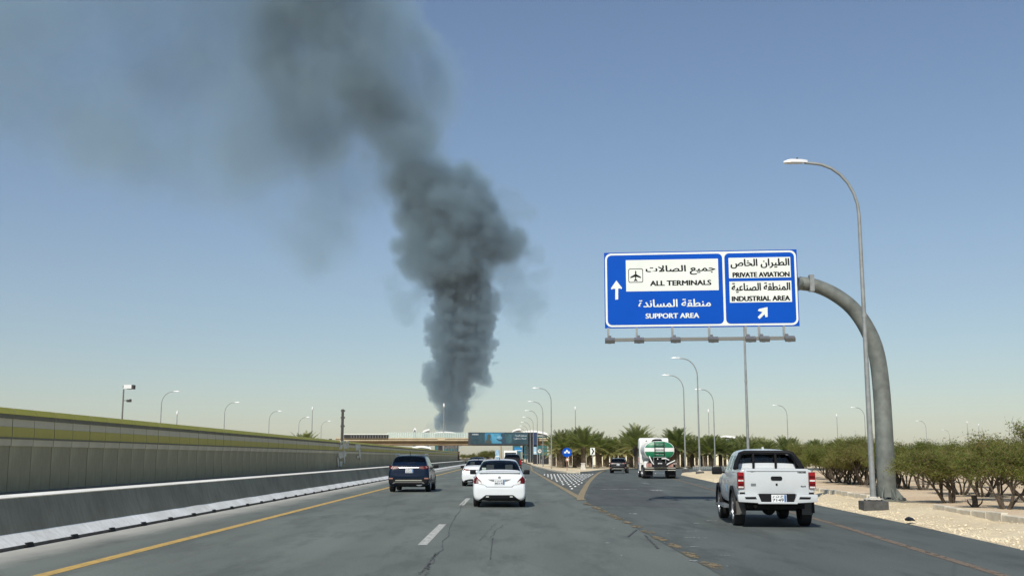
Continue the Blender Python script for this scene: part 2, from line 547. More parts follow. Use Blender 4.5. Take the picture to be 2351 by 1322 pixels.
# ------------------------------------------------------------------ sandy verge on the right with its kerb
def verge_z(off, y):
    if off < 1.7: base = 0.015 + 0.14 * (off/1.7) ** 1.3
    else: base = 0.17
    n = mnoise.fractal(Vector((off*1.3 + 3, y*0.7, 0.4)), 0.8, 2.0, 5)
    return base + n * (0.075 if off < 1.7 else 0.055) * min(1, off/0.5)
offs = [-0.06, 0.12, 0.3, 0.5, 0.75, 1.0, 1.3, 1.6, 1.95, 2.3, 2.8, 3.5, 4.5, 6, 8, 11, 15, 21, 30, 45, 70, 110, 180]
ys = []; y = -20.0
while y < 112: ys.append(y); y += 0.5 if y > 8 else 2.0
vs = []; fs = []
for i, y in enumerate(ys):
    e = ex(y) + 0.10 * mnoise.noise(Vector((y*0.7, 0, 0))) + 0.05*mnoise.noise(Vector((y*2.3, 5, 0)))
    for j, o_ in enumerate(offs):
        vs.append((e + o_, y, verge_z(o_, y) if o_ > 0 else -0.02))
        if i and j:
            k = len(offs)
            fs.append(((i-1)*k+j-1, (i-1)*k+j, i*k+j, i*k+j-1))
me = bpy.data.meshes.new('sand_verge'); me.from_pydata(vs, [], fs)
smooth(me)
me.materials.append(M_SAND); me.materials.append(M_SOIL)
me.polygons.foreach_set('material_index', [1 if (p.center.x - ex(p.center.y)) > 2.6 else 0 for p in me.polygons])
o = link('sand_verge', me); o['kind'] = 'structure'
# far sand between the slip road and the palms
sheet('sand', [(ex(y) + 0.2, y) for y in (108, 112, 116, 120, 124, 128, 132, 136)] + [(115, 138), (200, 112), (210, 40), (40, 100)], 0.02, M_SAND)
# loose stones along the asphalt edge
pb = MB()
ico = [(0, 0, 1), (.89, 0, .45), (.28, .85, .45), (-.72, .53, .45), (-.72, -.53, .45), (.28, -.85, .45), (.89, 0, -.3), (.28, .85, -.3), (-.72, .53, -.3), (-.72, -.53, -.3), (.28, -.85, -.3)]
icof = [(0, 1, 2), (0, 2, 3), (0, 3, 4), (0, 4, 5), (0, 5, 1), (1, 6, 7, 2), (2, 7, 8, 3), (3, 8, 9, 4), (4, 9, 10, 5), (5, 10, 6, 1)]
for k in range(5200):
    y = 10 + (rb.random() ** 1.6) * 70
    off = abs(rb.gauss(0, 0.35)) + rb.uniform(-0.05, 0.25)
    if rb.random() < 0.3: off = rb.uniform(0, 2.2)
    s = rb.uniform(0.008, 0.03) * (1.5 if rb.random() < .12 else 1)
    zz = verge_z(max(off, 0.0), y) if off > 0 else 0.004
    x = ex(y) + off
    pb.add([(x + p[0]*s*rb.uniform(.8, 1.2), y + p[1]*s*rb.uniform(.8, 1.3), zz + p[2]*s*0.7) for p in ico], icof)
o = pb.obj('gravel', M_PEB, None, None, False)
tag(o, 'pale loose gravel scattered along the right asphalt edge', 'gravel', None, 'stuff')
# kerb stones
kerb = thing('kerb', (0, 0, 0), 0, 'low concrete kerb of single stones along the right sandy verge', 'kerb')
ks = MB(); ks.box((0, 0, 0.0), (0.16, 0.985, 0.44)); ks_me = bevel_mesh(ks.mesh('kerb_stone'), 0.018, 2)
ks_me.materials.append(M_KERB)
y = 12.0
while y < 74:
    x = ex(y) + 1.85; x2 = ex(y+1) + 1.85
    if not (29.5 < y < 37.0) or (y > 35.6):
        st = link('kerb_stone', ks_me, kerb)
        st.location = ((x+x2)/2 + rb.uniform(-.015, .015), y+0.5, 0.085 + rb.uniform(-.04, .02))
        st.rotation_euler = (rb.uniform(-.015, .015), rb.uniform(-.03, .03), -math.atan(x2-x) + rb.uniform(-.012, .012))
    y += 1.003
# ------------------------------------------------------------------ the island between the two roads
isl = [(4.45, 900), (4.45, 215)] + [xyz(gp(*p, 0.1)) for p in ((1232, 1070), (1262, 1077.5), (1285, 1081.5), (1303, 1083.2), (1330, 1083.6), (1352, 1082), (1373, 1079.3), (1396, 1076.8))] + [(14.5, 142), (20, 150.5), (40, 160.5), (110, 169.5)]
sheet('sand_island', isl + [(130, 420), (60, 900)], 0.13, M_SAND)
MBk = MB()
path = [Vector((p[0], p[1], 0)) for p in isl]
for i in range(1, len(path)-1):
    a, b = path[i], path[i+1]
    t = (b-a).normalized(); n = Vector((t.y, -t.x, 0))
    MBk.add([a - n*0.10 + Vector((0, 0, -.02)), b - n*0.10 + Vector((0, 0, -.02)), b + n*0.08 + Vector((0, 0, -.02)), a + n*0.08 + Vector((0, 0, -.02)),
             a - n*0.10 + Vector((0, 0, .15)), b - n*0.10 + Vector((0, 0, .15)), b + n*0.08 + Vector((0, 0, .15)), a + n*0.08 + Vector((0, 0, .15))],
            [(0, 1, 2, 3), (4, 5, 6, 7), (0, 1, 5, 4), (1, 2, 6, 5), (2, 3, 7, 6), (3, 0, 4, 7)])
o = MBk.obj('kerb', M_KERB); tag(o, 'pale curved kerb round the sandy island with the palms', 'kerb')
# ------------------------------------------------------------------ concrete barrier on the left
def concrete_mat(name, c, streak=True, var=0.25):
    m = bpy.data.materials.new(name); w = NT(m)
    v = w.coord()
    f = w.noise(v, 0.6, 7, 0.62)
    col = w.ramp(f, [(0.3, tuple(x*(1-var) for x in c)), (0.7, tuple(min(1, x*(1+var)) for x in c))])
    if streak:
        s = w.noise(w.coord((4, 5.5, 0.35)), 1.5, 6, 0.65)
        col = w.mix(w.ramp(s, [(0.45, g3(0.0)), (0.72, g3(0.55))]), col, tuple(x*0.62 for x in c))
        s2 = w.noise(w.coord((3, 7.5, 0.5)), 2.3, 5, 0.7)
        col = w.mix(w.ramp(s2, [(0.58, g3(0.0)), (0.75, g3(0.5))]), col, tuple(min(1, x*1.35) for x in c))
    w.l(col, w.b.inputs['Base Color'])
    w.b.inputs['Roughness'].default_value = 0.9
    w.b.inputs['Specular IOR Level'].default_value = 0.2
    w.bump(w.noise(v, 22, 5, 0.7), 0.35, 0.012)
    return m
M_BARR = concrete_mat('barrier_concrete', (0.31, 0.285, 0.21))
M_SUNLITC = concrete_mat('sunlit_concrete', (0.88, 0.86, 0.77))  # paler concrete for barrier foot and top, sunlight put into its colour
M_FOOTSHADE = mat('wall_foot_shade_grey', (0.14, 0.135, 0.12), 0.95, 0, 0.3, 2)
M_HOLE = mat('dark_hole', (0.012, 0.012, 0.012), 0.9)
Y0, Y1 = -12.0, 226.0
prof = [(-8.42, 0.0), (-8.42, 0.062), (-8.50, 0.125), (-8.655, 0.245), (-8.86, 0.835), (-8.89, 0.850), (-9.62, 0.850), (-9.62, 0.0)]
b = MB()
n = 60
def barrier_pt(i, y):
    x, z = prof[i]
    if i in (2, 3):
        x += 0.010 * mnoise.noise(Vector((y*0.9, i*3, 0))); z += 0.012 * mnoise.noise(Vector((y*0.7, i*5, 2)))
    return (x, y, z)
ysb = [Y0]
while ysb[-1] < Y1: ysb.append(ysb[-1] + (0.4 if ysb[-1] < 60 else 2.0))
vs = [barrier_pt(i, y) for y in ysb for i in range(len(prof))]
k = len(prof)
fs = []; mi = []
for j in range(len(ysb)-1):
    for i in range(k-1):
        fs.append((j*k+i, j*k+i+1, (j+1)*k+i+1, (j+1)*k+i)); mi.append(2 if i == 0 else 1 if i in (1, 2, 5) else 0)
fs.append(tuple(range(k))); mi.append(0); fs.append(tuple(range((len(ysb)-1)*k, len(ysb)*k))); mi.append(0)
me = bpy.data.meshes.new('barrier'); me.from_pydata(vs, [], fs); me.polygons.foreach_set('material_index', mi)
bm = bmesh.new(); bm.from_mesh(me); bmesh.ops.recalc_face_normals(bm, faces=bm.faces); bm.to_mesh(me); bm.free()
barrier = thing('concrete_barrier', (-8.42, 20, 0), 0, 'long low concrete safety barrier along the left shoulder below the wall', 'barrier')
o = link('barrier_body', me, barrier, [M_BARR, M_SUNLITC, mat('barrier_lip_shade', (0.10, 0.09, 0.075), 0.9, 0, 0.3, 3)]); o.location = (8.42, -20, 0)  # the lip's dark brown carries the shade on it as colour
hole = MB(); hole.prism([(-0.19, 0.0), (0.19, 0.0), (0.12, 0.085), (-0.12, 0.085)], 'x', -0.03, 0.022)
hole_me = hole.mesh('drain_hole'); hole_me.materials.append(M_HOLE)
y = 19.6
while y < 74:
    h = link('drain_hole', hole_me, barrier); h.location = (0.0, y - 20, 0.002); y += 2.02
# strip between barrier and wall, the wall's shadow put into its dark grey
sheet('wall_foot_shade', [(-9.6, Y0), (-10.6, Y0), (-10.6, Y1), (-9.6, Y1)], 0.84, M_FOOTSHADE)

# ------------------------------------------------------------------ painted retaining wall of single panels
XW = -10.5
M_WLOW = concrete_mat('wall_concrete', (0.37, 0.335, 0.215), True, 0.18)
M_WLIGHT = concrete_mat('wall_light_band', (0.58, 0.52, 0.37), False, 0.12)
M_WDARK = mat('wall_dark_band', (0.17, 0.16, 0.115), 0.9, 0, 0.15, 2)
M_WYEL = mat('wall_yellow_paint', (0.45, 0.38, 0.09), 0.8, 0, 0.14, 1.2, 0.2)
M_WTOP = mat('wall_coping_paint', (0.52, 0.47, 0.08), 0.8, 0, 0.12, 1.2, 0.2)
WMATS = [M_WLOW, M_WLIGHT, M_WDARK, M_WYEL, M_WTOP]
wprof = [(0.0, 0.70), (0.0, 1.790), (0.030, 1.800), (0.030, 1.938), (0.055, 1.942), (0.055, 1.976), (0.040, 1.980), (0.040, 2.190), (0.030, 2.194), (0.030, 2.360), (0.060, 2.364), (0.060, 2.450), (0.085, 2.454), (0.020, 2.580), (-0.22, 2.580), (-0.22, 0.70)]
wmi = [0, 1, 1, 2, 2, 3, 3, 1, 1, 2, 2, 4, 4, 4, 0, 0]
def wall_piece(mb, y0, y1):
    k = len(wprof); o = len(mb.v)
    mb.v += [(XW + x, y0, z) for x, z in wprof] + [(XW + x, y1, z) for x, z in wprof]
    for i in range(k):
        mb.f.append((o+i, o+(i+1) % k, o+k+(i+1) % k, o+k+i)); mb.m.append(wmi[i])
    mb.f.append(tuple(o+i for i in range(k))); mb.m.append(0)
    mb.f.append(tuple(o+k+i for i in range(k))); mb.m.append(0)
wall = thing('retaining_wall', (XW, 20, 0), 0, 'long olive and yellow striped retaining wall of concrete panels on the left', 'wall')
PITCH_P = 1.075; GAP = 0.027
pm = MB(); XWs = XW
wall_piece(pm, 0, PITCH_P - GAP)
pan_me = pm.mesh('wall_panel')
for m in WMATS: pan_me.materials.append(m)
y = 23.18 - 6*PITCH_P
while y < 58:
    p = link('wall_panel', pan_me, wall); p.location = (-XW + rb.uniform(-.004, .004), y - 20, 0); y += PITCH_P
far = MB(); yy = y
while yy < Y1:
    wall_piece(far, yy, yy + PITCH_P - GAP); yy += PITCH_P
y = 23.18 - 7*PITCH_P
while y > Y0:
    wall_piece(far, y, y + PITCH_P - GAP); y -= PITCH_P
o = far.obj('far_panels', WMATS, wall); o.location = (-XW, -20, 0); o['kind'] = 'stuff'
bk = MB(); bk.box((-0.14, (Y0+Y1)/2 - 20, 1.62), (0.10, Y1-Y0, 1.86)); bk.obj('backing', M_WDARK, wall)
# calligraphic relief on the wall
M_REL = mat('relief_plaster', (0.60, 0.57, 0.47), 0.85, 0, 0.15, 3)
rel = MB()
zz8 = lambda u, v: (700 + u/8.815, 980 + v/8.815)
strokes = [[(735, 275), (765, 275), (745, 345), (720, 345)], [(760, 280), (845, 275), (840, 300), (770, 320)], [(715, 360), (775, 360), (765, 430), (705, 450)], [(775, 320), (850, 310), (862, 430), (800, 440)],
  [(690, 520), (770, 500), (790, 610), (720, 640), (700, 600)], [(800, 450), (850, 520), (845, 580), (815, 600)], [(668, 620), (690, 610), (705, 800), (685, 800)], [(790, 470), (812, 560), (822, 720), (805, 745), (795, 600)],
  [(720, 690), (775, 690), (755, 795), (725, 800)], [(860, 280), (905, 275), (900, 350), (880, 470), (868, 400)], [(1030, 345), (1135, 345), (1125, 440), (1050, 480), (1040, 420)], [(1105, 430), (1130, 430), (1140, 560), (1130, 660), (1110, 600)], [(1065, 585), (1100, 580), (1095, 625), (1070, 620)]]
for st in strokes:
    pts = [at_x(*zz8(u, v), XW + 0.1) for u, v in st]
    rel.prism([(p.y - 20, p.z) for p in pts], 'x', 0.02, 0.075)
rel.obj('relief', M_REL, wall)
# brown post at the wall's far end
pe = at_x(1054, 1050, XW)
ep = MB(); ep.box((0, 0, 1.3), (0.7, 0.9, 2.6)); ep.box((0, 0, 2.66), (0.9, 1.1, 0.12))
o = ep.obj('wall_end_pillar', mat('brown_post', (0.10, 0.07, 0.05), 0.9)); o.location = (XW, 227.2, 0); tag(o, 'dark brown pillar at the far end of the striped wall', 'pillar')
lw = MB(); lw.prism([(-0.3, 0), (0.3, 0), (0.2, 1.15), (-0.2, 1.15)], 'y', 0, 240); lw.box((0, 120, 1.19), (0.55, 240, 0.08))
o = lw.obj('parapet_wall', mat('tan_parapet', (0.45, 0.40, 0.27), 0.9, 0, 0.15, 0.7)); o.location = (-10.2, 228.2, 0); tag(o, 'low tan parapet wall continuing beyond the striped wall', 'wall')
# ------------------------------------------------------------------ lamp posts
M_GALV = mat('galvanised_steel', (0.27, 0.285, 0.275), 0.55, 0.3, 0.18, 6, 0.1)
M_LAMPH = mat('lamp_housing', (0.70, 0.71, 0.70), 0.45, 0.1)
M_LENS = mat('lamp_lens', (0.55, 0.57, 0.58), 0.15)
M_PLD = mat('dark_plinth', (0.075, 0.075, 0.070), 0.9, 0, 0.3, 6, 0.4)
M_PLL = mat('plinth_concrete', (0.55, 0.52, 0.45), 0.9, 0, 0.2, 5, 0.3)
M_BOLT = mat('dark_bolt', (0.06, 0.06, 0.055), 0.6, 0.5)
lamp_meshes = {}
def lamp_parts(h=10.0, reach=2.15, near=True):
    key = (h, reach, near)
    if key in lamp_meshes: return lamp_meshes[key]
    n = 14 if near else 7
    zs = h - 1.75
    arc = [(0, 0, 0.0), (0, 0, 1.2), (0, 0, h*0.45), (0, 0, zs)]
    rx, rz = 1.35, 1.62
    arc += [(-rx*(1-math.cos(t)), 0, zs + rz*math.sin(t)) for t in [R(a) for a in (12, 25, 38, 51, 64, 77, 88)]]
    arc += [(-rx - 0.2, 0, h - 0.11)]
    rad = [0.085, 0.083, 0.066, 0.052] + [0.046]*7 + [0.04]
    p = MB(); p.tube(arc, rad, n)
    p.tube([(0, 0, h*0.52), (0, 0, h*0.52 + 0.14)], 0.078, n)
    pole = p.mesh('pole', True, 0.7)
    hd = MB()
    x0, x1 = -rx - 0.12, -rx - 0.12 - (reach - rx + 0.05)
    sec = [(x0, 0.05, 0.055), (x0 - 0.18, 0.10, 0.075), (x0 - 0.5, 0.15, 0.075), (x1 + 0.1, 0.13, 0.05), (x1, 0.05, 0.03)]
    zc = h - 0.09
    vs = []; fs = []
    for (x, w, t) in sec:
        vs += [(x, -w, zc - 0.02), (x, w, zc - 0.02), (x, w*0.8, zc + t), (x, -w*0.8, zc + t)]
    for i in range(len(sec)-1):
        for k in range(4):
            fs.append((i*4+k, i*4+(k+1) % 4, i*4+4+(k+1) % 4, i*4+4+k))
    fs += [(0, 1, 2, 3), tuple(range(len(sec)*4-4, len(sec)*4))]
    hd.add(vs, fs)
    hd.mi = 1; hd.box(((x0+x1)/2, 0, zc - 0.026), (abs(x1-x0)*0.6, 0.18, 0.012)); 
    if near:
        hd.mi = 2; hd.lathe([(0.035, 0), (0.03, 0.05), (0.015, 0.07)], 8, 'z', (x0 - 0.3, 0, zc + 0.075))
    head = hd.mesh('lamp_head', True, 0.7)
    pl = MB(); pl.box((0, 0, -0.02), (0.70, 0.62, 0.40)); plinth = bevel_mesh(pl.mesh('plinth'), 0.015, 1)
    bp = MB(); bp.lathe([(0.29, 0.215), (0.29, 0.245), (0.12, 0.26), (0.10, 0.30)], 12)
    bp.mi = 1
    for k in range(8):
        a = k*math.pi/4 + .2; bp.lathe([(0.018, 0.17), (0.018, 0.215)], 6, 'z', (0.25*math.cos(a), 0.25*math.sin(a), 0))
    base = bp.mesh('base_plate')
    pole.materials.append(M_GALV)
    for m in (M_LAMPH, M_LENS, M_BOLT): head.materials.append(m)
    plinth.materials.append(M_PLD); base.materials.append(M_PLL); base.materials.append(M_BOLT)
    lamp_meshes[key] = (pole, head, plinth, base)
    return lamp_meshes[key]
def lamp(loc, rz, label, group, near=False, h=10.0, plinth=False, reach=2.15):
    t = thing('street_lamp', loc, rz, label, 'street lamp', group)
    p, hd, pl, bs = lamp_parts(h, reach, near)
    lift = 0.25 if plinth else 0.0
    link('pole', p, t).location = (0, 0, lift)
    link('lamp_head', hd, t).location = (0, 0, lift)
    if plinth:
        link('plinth', pl, t); link('base_plate', bs, t)
    return t
G_R = 'street lamps along the slip road'; G_M = 'street lamps along the main road'; G_L = 'street lamps beyond the left wall'; G_F = 'far street lamps on the right'
q = gp(2014, 1171, 0.06)
lamp((q.x, q.y + 0.3, 0.14), R(-3), 'nearest tall curved street lamp on a dark plinth beside the sign pillar', G_R, True, 10.1, True, 2.02)
lamp((12.95, 59.5, 0.14), R(-5), 'street lamp whose head hides behind the big blue sign', G_R, True, 10, True)
q = gp(1607, 1089, 0.05); lamp((q.x, q.y, 0.14), R(-7), 'street lamp on dark plinth right of the tanker, second beyond the blue sign', G_R, True, 10, True)
q = gp(1574, 1082, 0.05); lamp((q.x, q.y, 0.14), R(-10), 'street lamp with white topped plinth just right of the tanker', G_R, True, 10, True)
ORD = ['nearest', 'second', 'third', 'fourth', 'fifth', 'sixth', 'seventh']
for k in range(7):
    lamp((5.25, 135.5 + 33.2*k, 0.12), 0, f'{ORD[k]} street lamp in the row between main road and palms', G_M, k < 2, 10.0)
for k, (px, py) in enumerate(((375, 899), (520, 924), (622, 944), (690, 958), (741, 967))):
    d = (10.0 - H) * F / (HZ - py)
    lamp((-(VX - px) * d / F, d, 0), math.pi, f'{ORD[k]} street lamp rising behind the striped wall, arm to the right', G_L, k < 2, 10.0)
q = at_y(1637, 889, 136); lamp((q.x, 136, 0), 0, 'street lamp among the palms right of the tanker, arm to the left', G_F)
q = at_y(1806, 929, 178); lamp((q.x, 178, 0), 0, 'distant street lamp above the pickup cab', G_F)
q = at_y(1984, 935, 186); lamp((q.x, 186, 0), 0, 'distant street lamp just left of the sign pillar', G_F)
q = at_y(2125, 966, 255); lamp((q.x, 255, 0), 0, 'distant street lamp over the bushes right of the sign pillar', G_F)
q = at_y(2179, 986, 340); lamp((q.x, 340, 0), 0, 'tiny far street lamp over the bushes, second from the pillar', G_F)
# tall slim masts on the skyline
mast_me = {}
def mast(px, ytop, hgt, label, r=0.22, head=True, lean=0):
    d = (hgt - H) * F / (HZ - ytop)
    t = thing('light_mast', (-(VX - px) * d / F, d, 0), 0, label, 'mast', 'slim light masts on the skyline')
    key = (hgt, r)
    if key not in mast_me:
        m = MB(); m.tube([(0, 0, 0), (0, 0, hgt*0.5), (0, 0, hgt)], [r*1.3, r, r*0.6], 8); a = m.mesh('pole', True, 0.7); a.materials.append(M_GALV)
        c = MB(); c.lathe([(r*1.1, hgt - 1.6), (r*2.0, hgt - 1.3), (r*2.0, hgt - 0.6), (r*0.8, hgt + .1)], 10); b_ = c.mesh('lamp_crown', True, 0.7); b_.materials.append(M_LAMPH)
        mast_me[key] = (a, b_)
    link('pole', mast_me[key][0], t)
    if head: link('lamp_crown', mast_me[key][1], t)
for px, yt, hg, lb in ((720, 936, 25, 'slim light mast behind the wall near the low palm clump'), (1020, 928, 25, 'slim light mast in front of the smoke column foot'), (1320, 935, 25, 'slim light mast above the palms left of the black car'),
     (1624, 941, 25, 'slim light mast between the two lamps right of the tanker'), (1917, 952, 25, 'slim light mast left of the nearest street lamp'), (2214, 968, 25, 'slim light mast over the bushes, left of a closer pair'),
     (2240, 974, 25, 'slim light mast over the bushes, right of a pair'), (2334, 978, 25, 'slim light mast near the right picture edge'), (412, 945, 20, 'pale short mast just right of the nearest lamp behind the wall')):
    mast(px, yt, hg, lb)
# dark lattice mast and floodlight pole behind the left wall
M_DKM = mat('dark_mast', (0.05, 0.05, 0.045), 0.7)
d = 210.0; q = at_y(787, 939, d)
t = thing('mast', (q.x, d, 0), 0, 'dark thin mast standing where the overpass meets the wall', 'mast')
m = MB(); m.tube([(0, 0, 0), (0, 0, q.z)], [0.32, 0.24], 8); m.obj('pole', M_DKM, t)
for z in (q.z-0.3, q.z-1.6, q.z-3.2):
    m = MB(); m.box((0.05, 0, z), (0.75, 0.5, 0.30)); m.obj('bracket', M_DKM, t)
m = MB(); m.tube([(-2.2, 0, 0), (-2.2, 0, q.z - 6)], 0.10, 6); m.box((-2.2, 0, q.z - 6), (0.5, 0.4, 0.8)); m.obj('antenna', M_DKM, t)
d = 75.0; q = at_y(284, 893, d); q2 = at_y(306, 884, d)
t = thing('camera_pole', (q.x, d, 0), 0, 'pole with boxy white camera head and small camera behind the left wall', 'pole')
m = MB(); m.tube([(0, 0, 0), (0, 0, q.z)], [0.07, 0.05], 10); m.obj('pole', mat('grey_pole', (0.14, 0.14, 0.13), 0.6), t)
m = MB(); m.box((0.33, 0, q.z + 0.16), (0.55, 0.4, 0.26)); m.mi = 1; m.box((0.66, 0, q.z + 0.14), (0.14, 0.42, 0.28)); m.box((0.02, 0, q.z+0.16), (0.10, 0.2, 0.14)); m.box((0.45, 0, q.z + 0.02), (0.4, 0.1, 0.05))
m.obj('camera_head', [M_LAMPH, M_DKM], t)
m = MB(); m.box((0.36, 0, q.z - 0.80), (0.16, 0.3, 0.16)); m.box((0.50, 0, q.z - 0.78), (0.10, 0.2, 0.2)); m.box((0.18, 0, q.z - 0.78), (0.34, 0.04, 0.04)); m.obj('camera', M_DKM, t)

# ------------------------------------------------------------------ the big overhead sign
def enamel(name, c, rough=0.45):
    return mat(name, c, 0.6, 0, 0.05, 1.5, 0, 0, 0.12)
M_BLUE = enamel('sign_blue', (0.0, 0.072, 0.43))
M_SWHITE = enamel('sign_white', (0.74, 0.77, 0.70))
M_SBLACK = enamel('sign_black', (0.012, 0.012, 0.014))
post = gp(2036, 1147, 0.17)
YS = post.y - 0.75
cBL, cBR = at_y(1389, 753, YS + 0.33), at_y(1836, 748.5, YS - 0.33)
cTL, cTR = at_y(1386, 580, YS + 0.33), at_y(1829, 573, YS - 0.33)
ang = math.atan2(cBR.y - cBL.y, cBR.x - cBL.x)
SW = math.hypot(cBR.x - cBL.x, cBR.y - cBL.y)
SH = ((cTL.z - cBL.z) + (cTR.z - cBR.z)) / 2
sb = ((cBL.z + cBR.z) / 2)
gantry = thing('overhead_sign', (post.x, post.y, 0.17), 0, 'big blue bilingual overhead road sign on a thick curved grey pillar', 'road sign')
def zs5(x, y):
    """position on the enlarged photograph of the sign -> metres on the sign face"""
    fy = (y - 123) / (945 - 123)
    xl = 118 + 14*fy; xr = 2203 + 34*fy
    u = (x - xl) / (xr - xl)
    yt = 138 - 30*u; yb = 955 - 20*u
    v = 1 - (y - yt) / (yb - yt)
    return (u*SW, v*SH)
sign_root = Matrix.Translation((cBL.x, cBL.y, sb)) @ Matrix.Rotation(ang, 4, 'Z')
inv = Matrix.Translation(gantry.location).inverted()
def on_sign(o):
    o.parent = gantry
    o.matrix_basis = inv @ sign_root
    return o
def rrect(x0, z0, x1, z1, r, n=5):
    pts = []
    for cx, cz, a0 in ((x1-r, z0+r, -90), (x1-r, z1-r, 0), (x0+r, z1-r, 90), (x0+r, z0+r, 180)):
        for k in range(n+1):
            a = R(a0 + 90*k/n); pts.append((cx + r*math.cos(a), cz + r*math.sin(a)))
    return pts
def face(name, pts, y, m, parent=None, th=0.0):
    b_ = MB()
    n = len(pts)
    b_.add([(p[0], y, p[1]) for p in pts], [tuple(range(n))])
    return on_sign(b_.obj(name, m, None, None, False)) if parent is None else b_.obj(name, m, parent, None, False)
pb_ = MB(); pb_.box((SW/2, 0.03, SH/2), (SW, 0.06, SH)); pan = on_sign(pb_.obj('panel', M_BLUE))
def sub(o):      # hang a face on the panel as a sub-part
    o.parent = pan; o.matrix_local = Matrix(); return o
def sface(name, pts, y, m):
    b_ = MB(); b_.add([(p[0], y, p[1]) for p in pts], [tuple(range(len(pts)))])
    return b_.obj(name, m, pan, None, False)
x0, z0 = zs5(150, 930); x1, z1 = zs5(2190, 128)
sface('border', rrect(0.03, 0.035, SW-0.03, SH-0.03, 0.20), -0.004, M_SWHITE)
a = zs5(150, 905); b_ = zs5(1412, 160); sface('field', rrect(0.095, 0.10, zs5(1416, 540)[0], SH-0.095, 0.15), -0.008, M_BLUE)
sface('field', rrect(zs5(1440, 540)[0], 0.10, SW-0.095, SH-0.095, 0.15), -0.008, M_BLUE)
def box_of(xa, ya, xb, yb):
    p0 = zs5(xa, yb); p1 = zs5(xb, ya); return (p0[0], p0[1], p1[0], p1[1])
for bx in ((364, 206, 1360, 560), (1480, 190, 2134, 421), (1490, 447, 2146, 684)):
    q = box_of(*bx); sface('name_plate', [(q[0], q[1]), (q[2], q[1]), (q[2], q[3]), (q[0], q[3])], -0.012, M_SWHITE)
def words(body, bx, m, arabic=False, bold=0.0):
    q = box_of(*bx)
    me = text_mesh(body, q[2]-q[0], q[3]-q[1], arabic, bold)
    for part in split_words(me):                      # one object for each word
        part.materials.append(m)
        o = link('word', part, pan); o.location = (q[0], -0.016, q[1]); o['kind'] = 'stuff'
def split_words(me):
    bm = bmesh.new(); bm.from_mesh(me); bm.faces.ensure_lookup_table()
    spans = sorted((min(v.co.x for v in f.verts), max(v.co.x for v in f.verts)) for f in bm.faces)
    best, cut, hi_ = 0.0, None, spans[0][1]
    for a, b in spans:
        if a - hi_ > best: best, cut = a - hi_, (a + hi_) / 2
        hi_ = max(hi_, b)
    out = []
    for side in (0, 1):
        c_ = bm.copy()
        bmesh.ops.delete(c_, geom=[f for f in c_.faces if (f.calc_center_median().x > cut) != bool(side)], context='FACES')
        m_ = bpy.data.meshes.new('word'); c_.to_mesh(m_); c_.free(); out.append(m_)
    bm.free()
    return out
words('جميع الصالات', (580, 272, 1328, 386), M_SBLACK, True, 0.012)
words('ALL TERMINALS', (628, 438, 1285, 500), M_SBLACK, False, 0.013)
words('منطقة المساندة', (502, 640, 1280, 733), M_SWHITE, True, 0.010)
words('SUPPORT AREA', (580, 794, 1156, 852), M_SWHITE, False, 0.011)
words('الطيران الخاص', (1500, 206, 2120, 316), M_SBLACK, True, 0.012)
words('PRIVATE AVIATION', (1522, 352, 2124, 411), M_SBLACK, False, 0.013)
words('المنطقة الصناعية', (1512, 466, 2130, 578), M_SBLACK, True, 0.012)
words('INDUSTRIAL AREA', (1514, 610, 2130, 669), M_SBLACK, False, 0.013)
def sp(pts): return [zs5(*p) for p in pts]
sface('arrow', sp([(244, 648), (244, 530), (222, 530), (200, 538), (196, 524), (255, 440), (318, 520), (314, 534), (294, 526), (276, 528), (276, 645)]), -0.014, M_SWHITE)
sface('arrow', sp([(1788, 838), (1840, 786), (1790, 772), (1800, 752), (1893, 732), (1895, 836), (1872, 842), (1862, 808), (1808, 860)]), -0.014, M_SWHITE)
q = box_of(388, 310, 546, 465)
ring = MB(); o1 = rrect(q[0], q[1], q[2], q[3], 0.06); i1 = rrect(q[0]+.022, q[1]+.022, q[2]-.022, q[3]-.022, 0.045); n = len(o1)
ring.add([(p[0], -0.015, p[1]) for p in o1+i1], [(k, (k+1) % n, n+(k+1) % n, n+k) for k in range(n)]); ring.obj('pictogram', M_SBLACK, pan, None, False)
half = [(466, 330), (474, 345), (474, 372), (525, 402), (525, 416), (474, 400), (472, 425), (486, 440), (486, 450), (468, 444)]
sface('pictogram', sp(half + [(2*467-x, y) for x, y in reversed(half)]), -0.016, M_SBLACK)
# pillar and curved arm
arm_px = [(2037, 1140), (2031, 1020), (2024, 900), (2013, 815), (1992, 757), (1958, 708), (1915, 675), (1872, 656), (1835, 650)]
pts = [at_y(x, y, post.y) - Vector(gantry.location) for x, y in arm_px]
path = smooth_path(pts, 5)
endp = sign_root @ Vector((0.3, 0.30, SH*0.52)) - Vector(gantry.location); nearp = sign_root @ Vector((SW - 0.2, 0.32, SH*0.52)) - Vector(gantry.location)
L = len(path)
rad = [0.305 - 0.075*min(1, i/(L*0.8)) for i in range(L)]
m = MB(); m.tube(path, rad, 28)
M_PIL = mat('pillar_steel', (0.165, 0.178, 0.158), 0.55, 0.2, 0.35, 2.0, 0.2)
m.obj('pillar', M_PIL, gantry, 0.9)
m = MB(); m.tube([path[-1] + Vector((0.02, 0.03, 0)), nearp + Vector((0, 0.0, 0)), endp], [0.22, 0.21, 0.16], 20); m.obj('arm', M_PIL, gantry, 0.9)
c = at_y(1860, 652, post.y) - Vector(gantry.location)
m = MB(); m.box(c - Vector((0, 0.16, 0)), (0.15, 0.22, 0.56)); m.obj('coupling', M_GALV, gantry)
m = MB(); m.lathe([(0.62, -0.02), (0.62, 0.03), (0.40, 0.035)], 24); m.obj('base_flange', M_PIL, gantry)
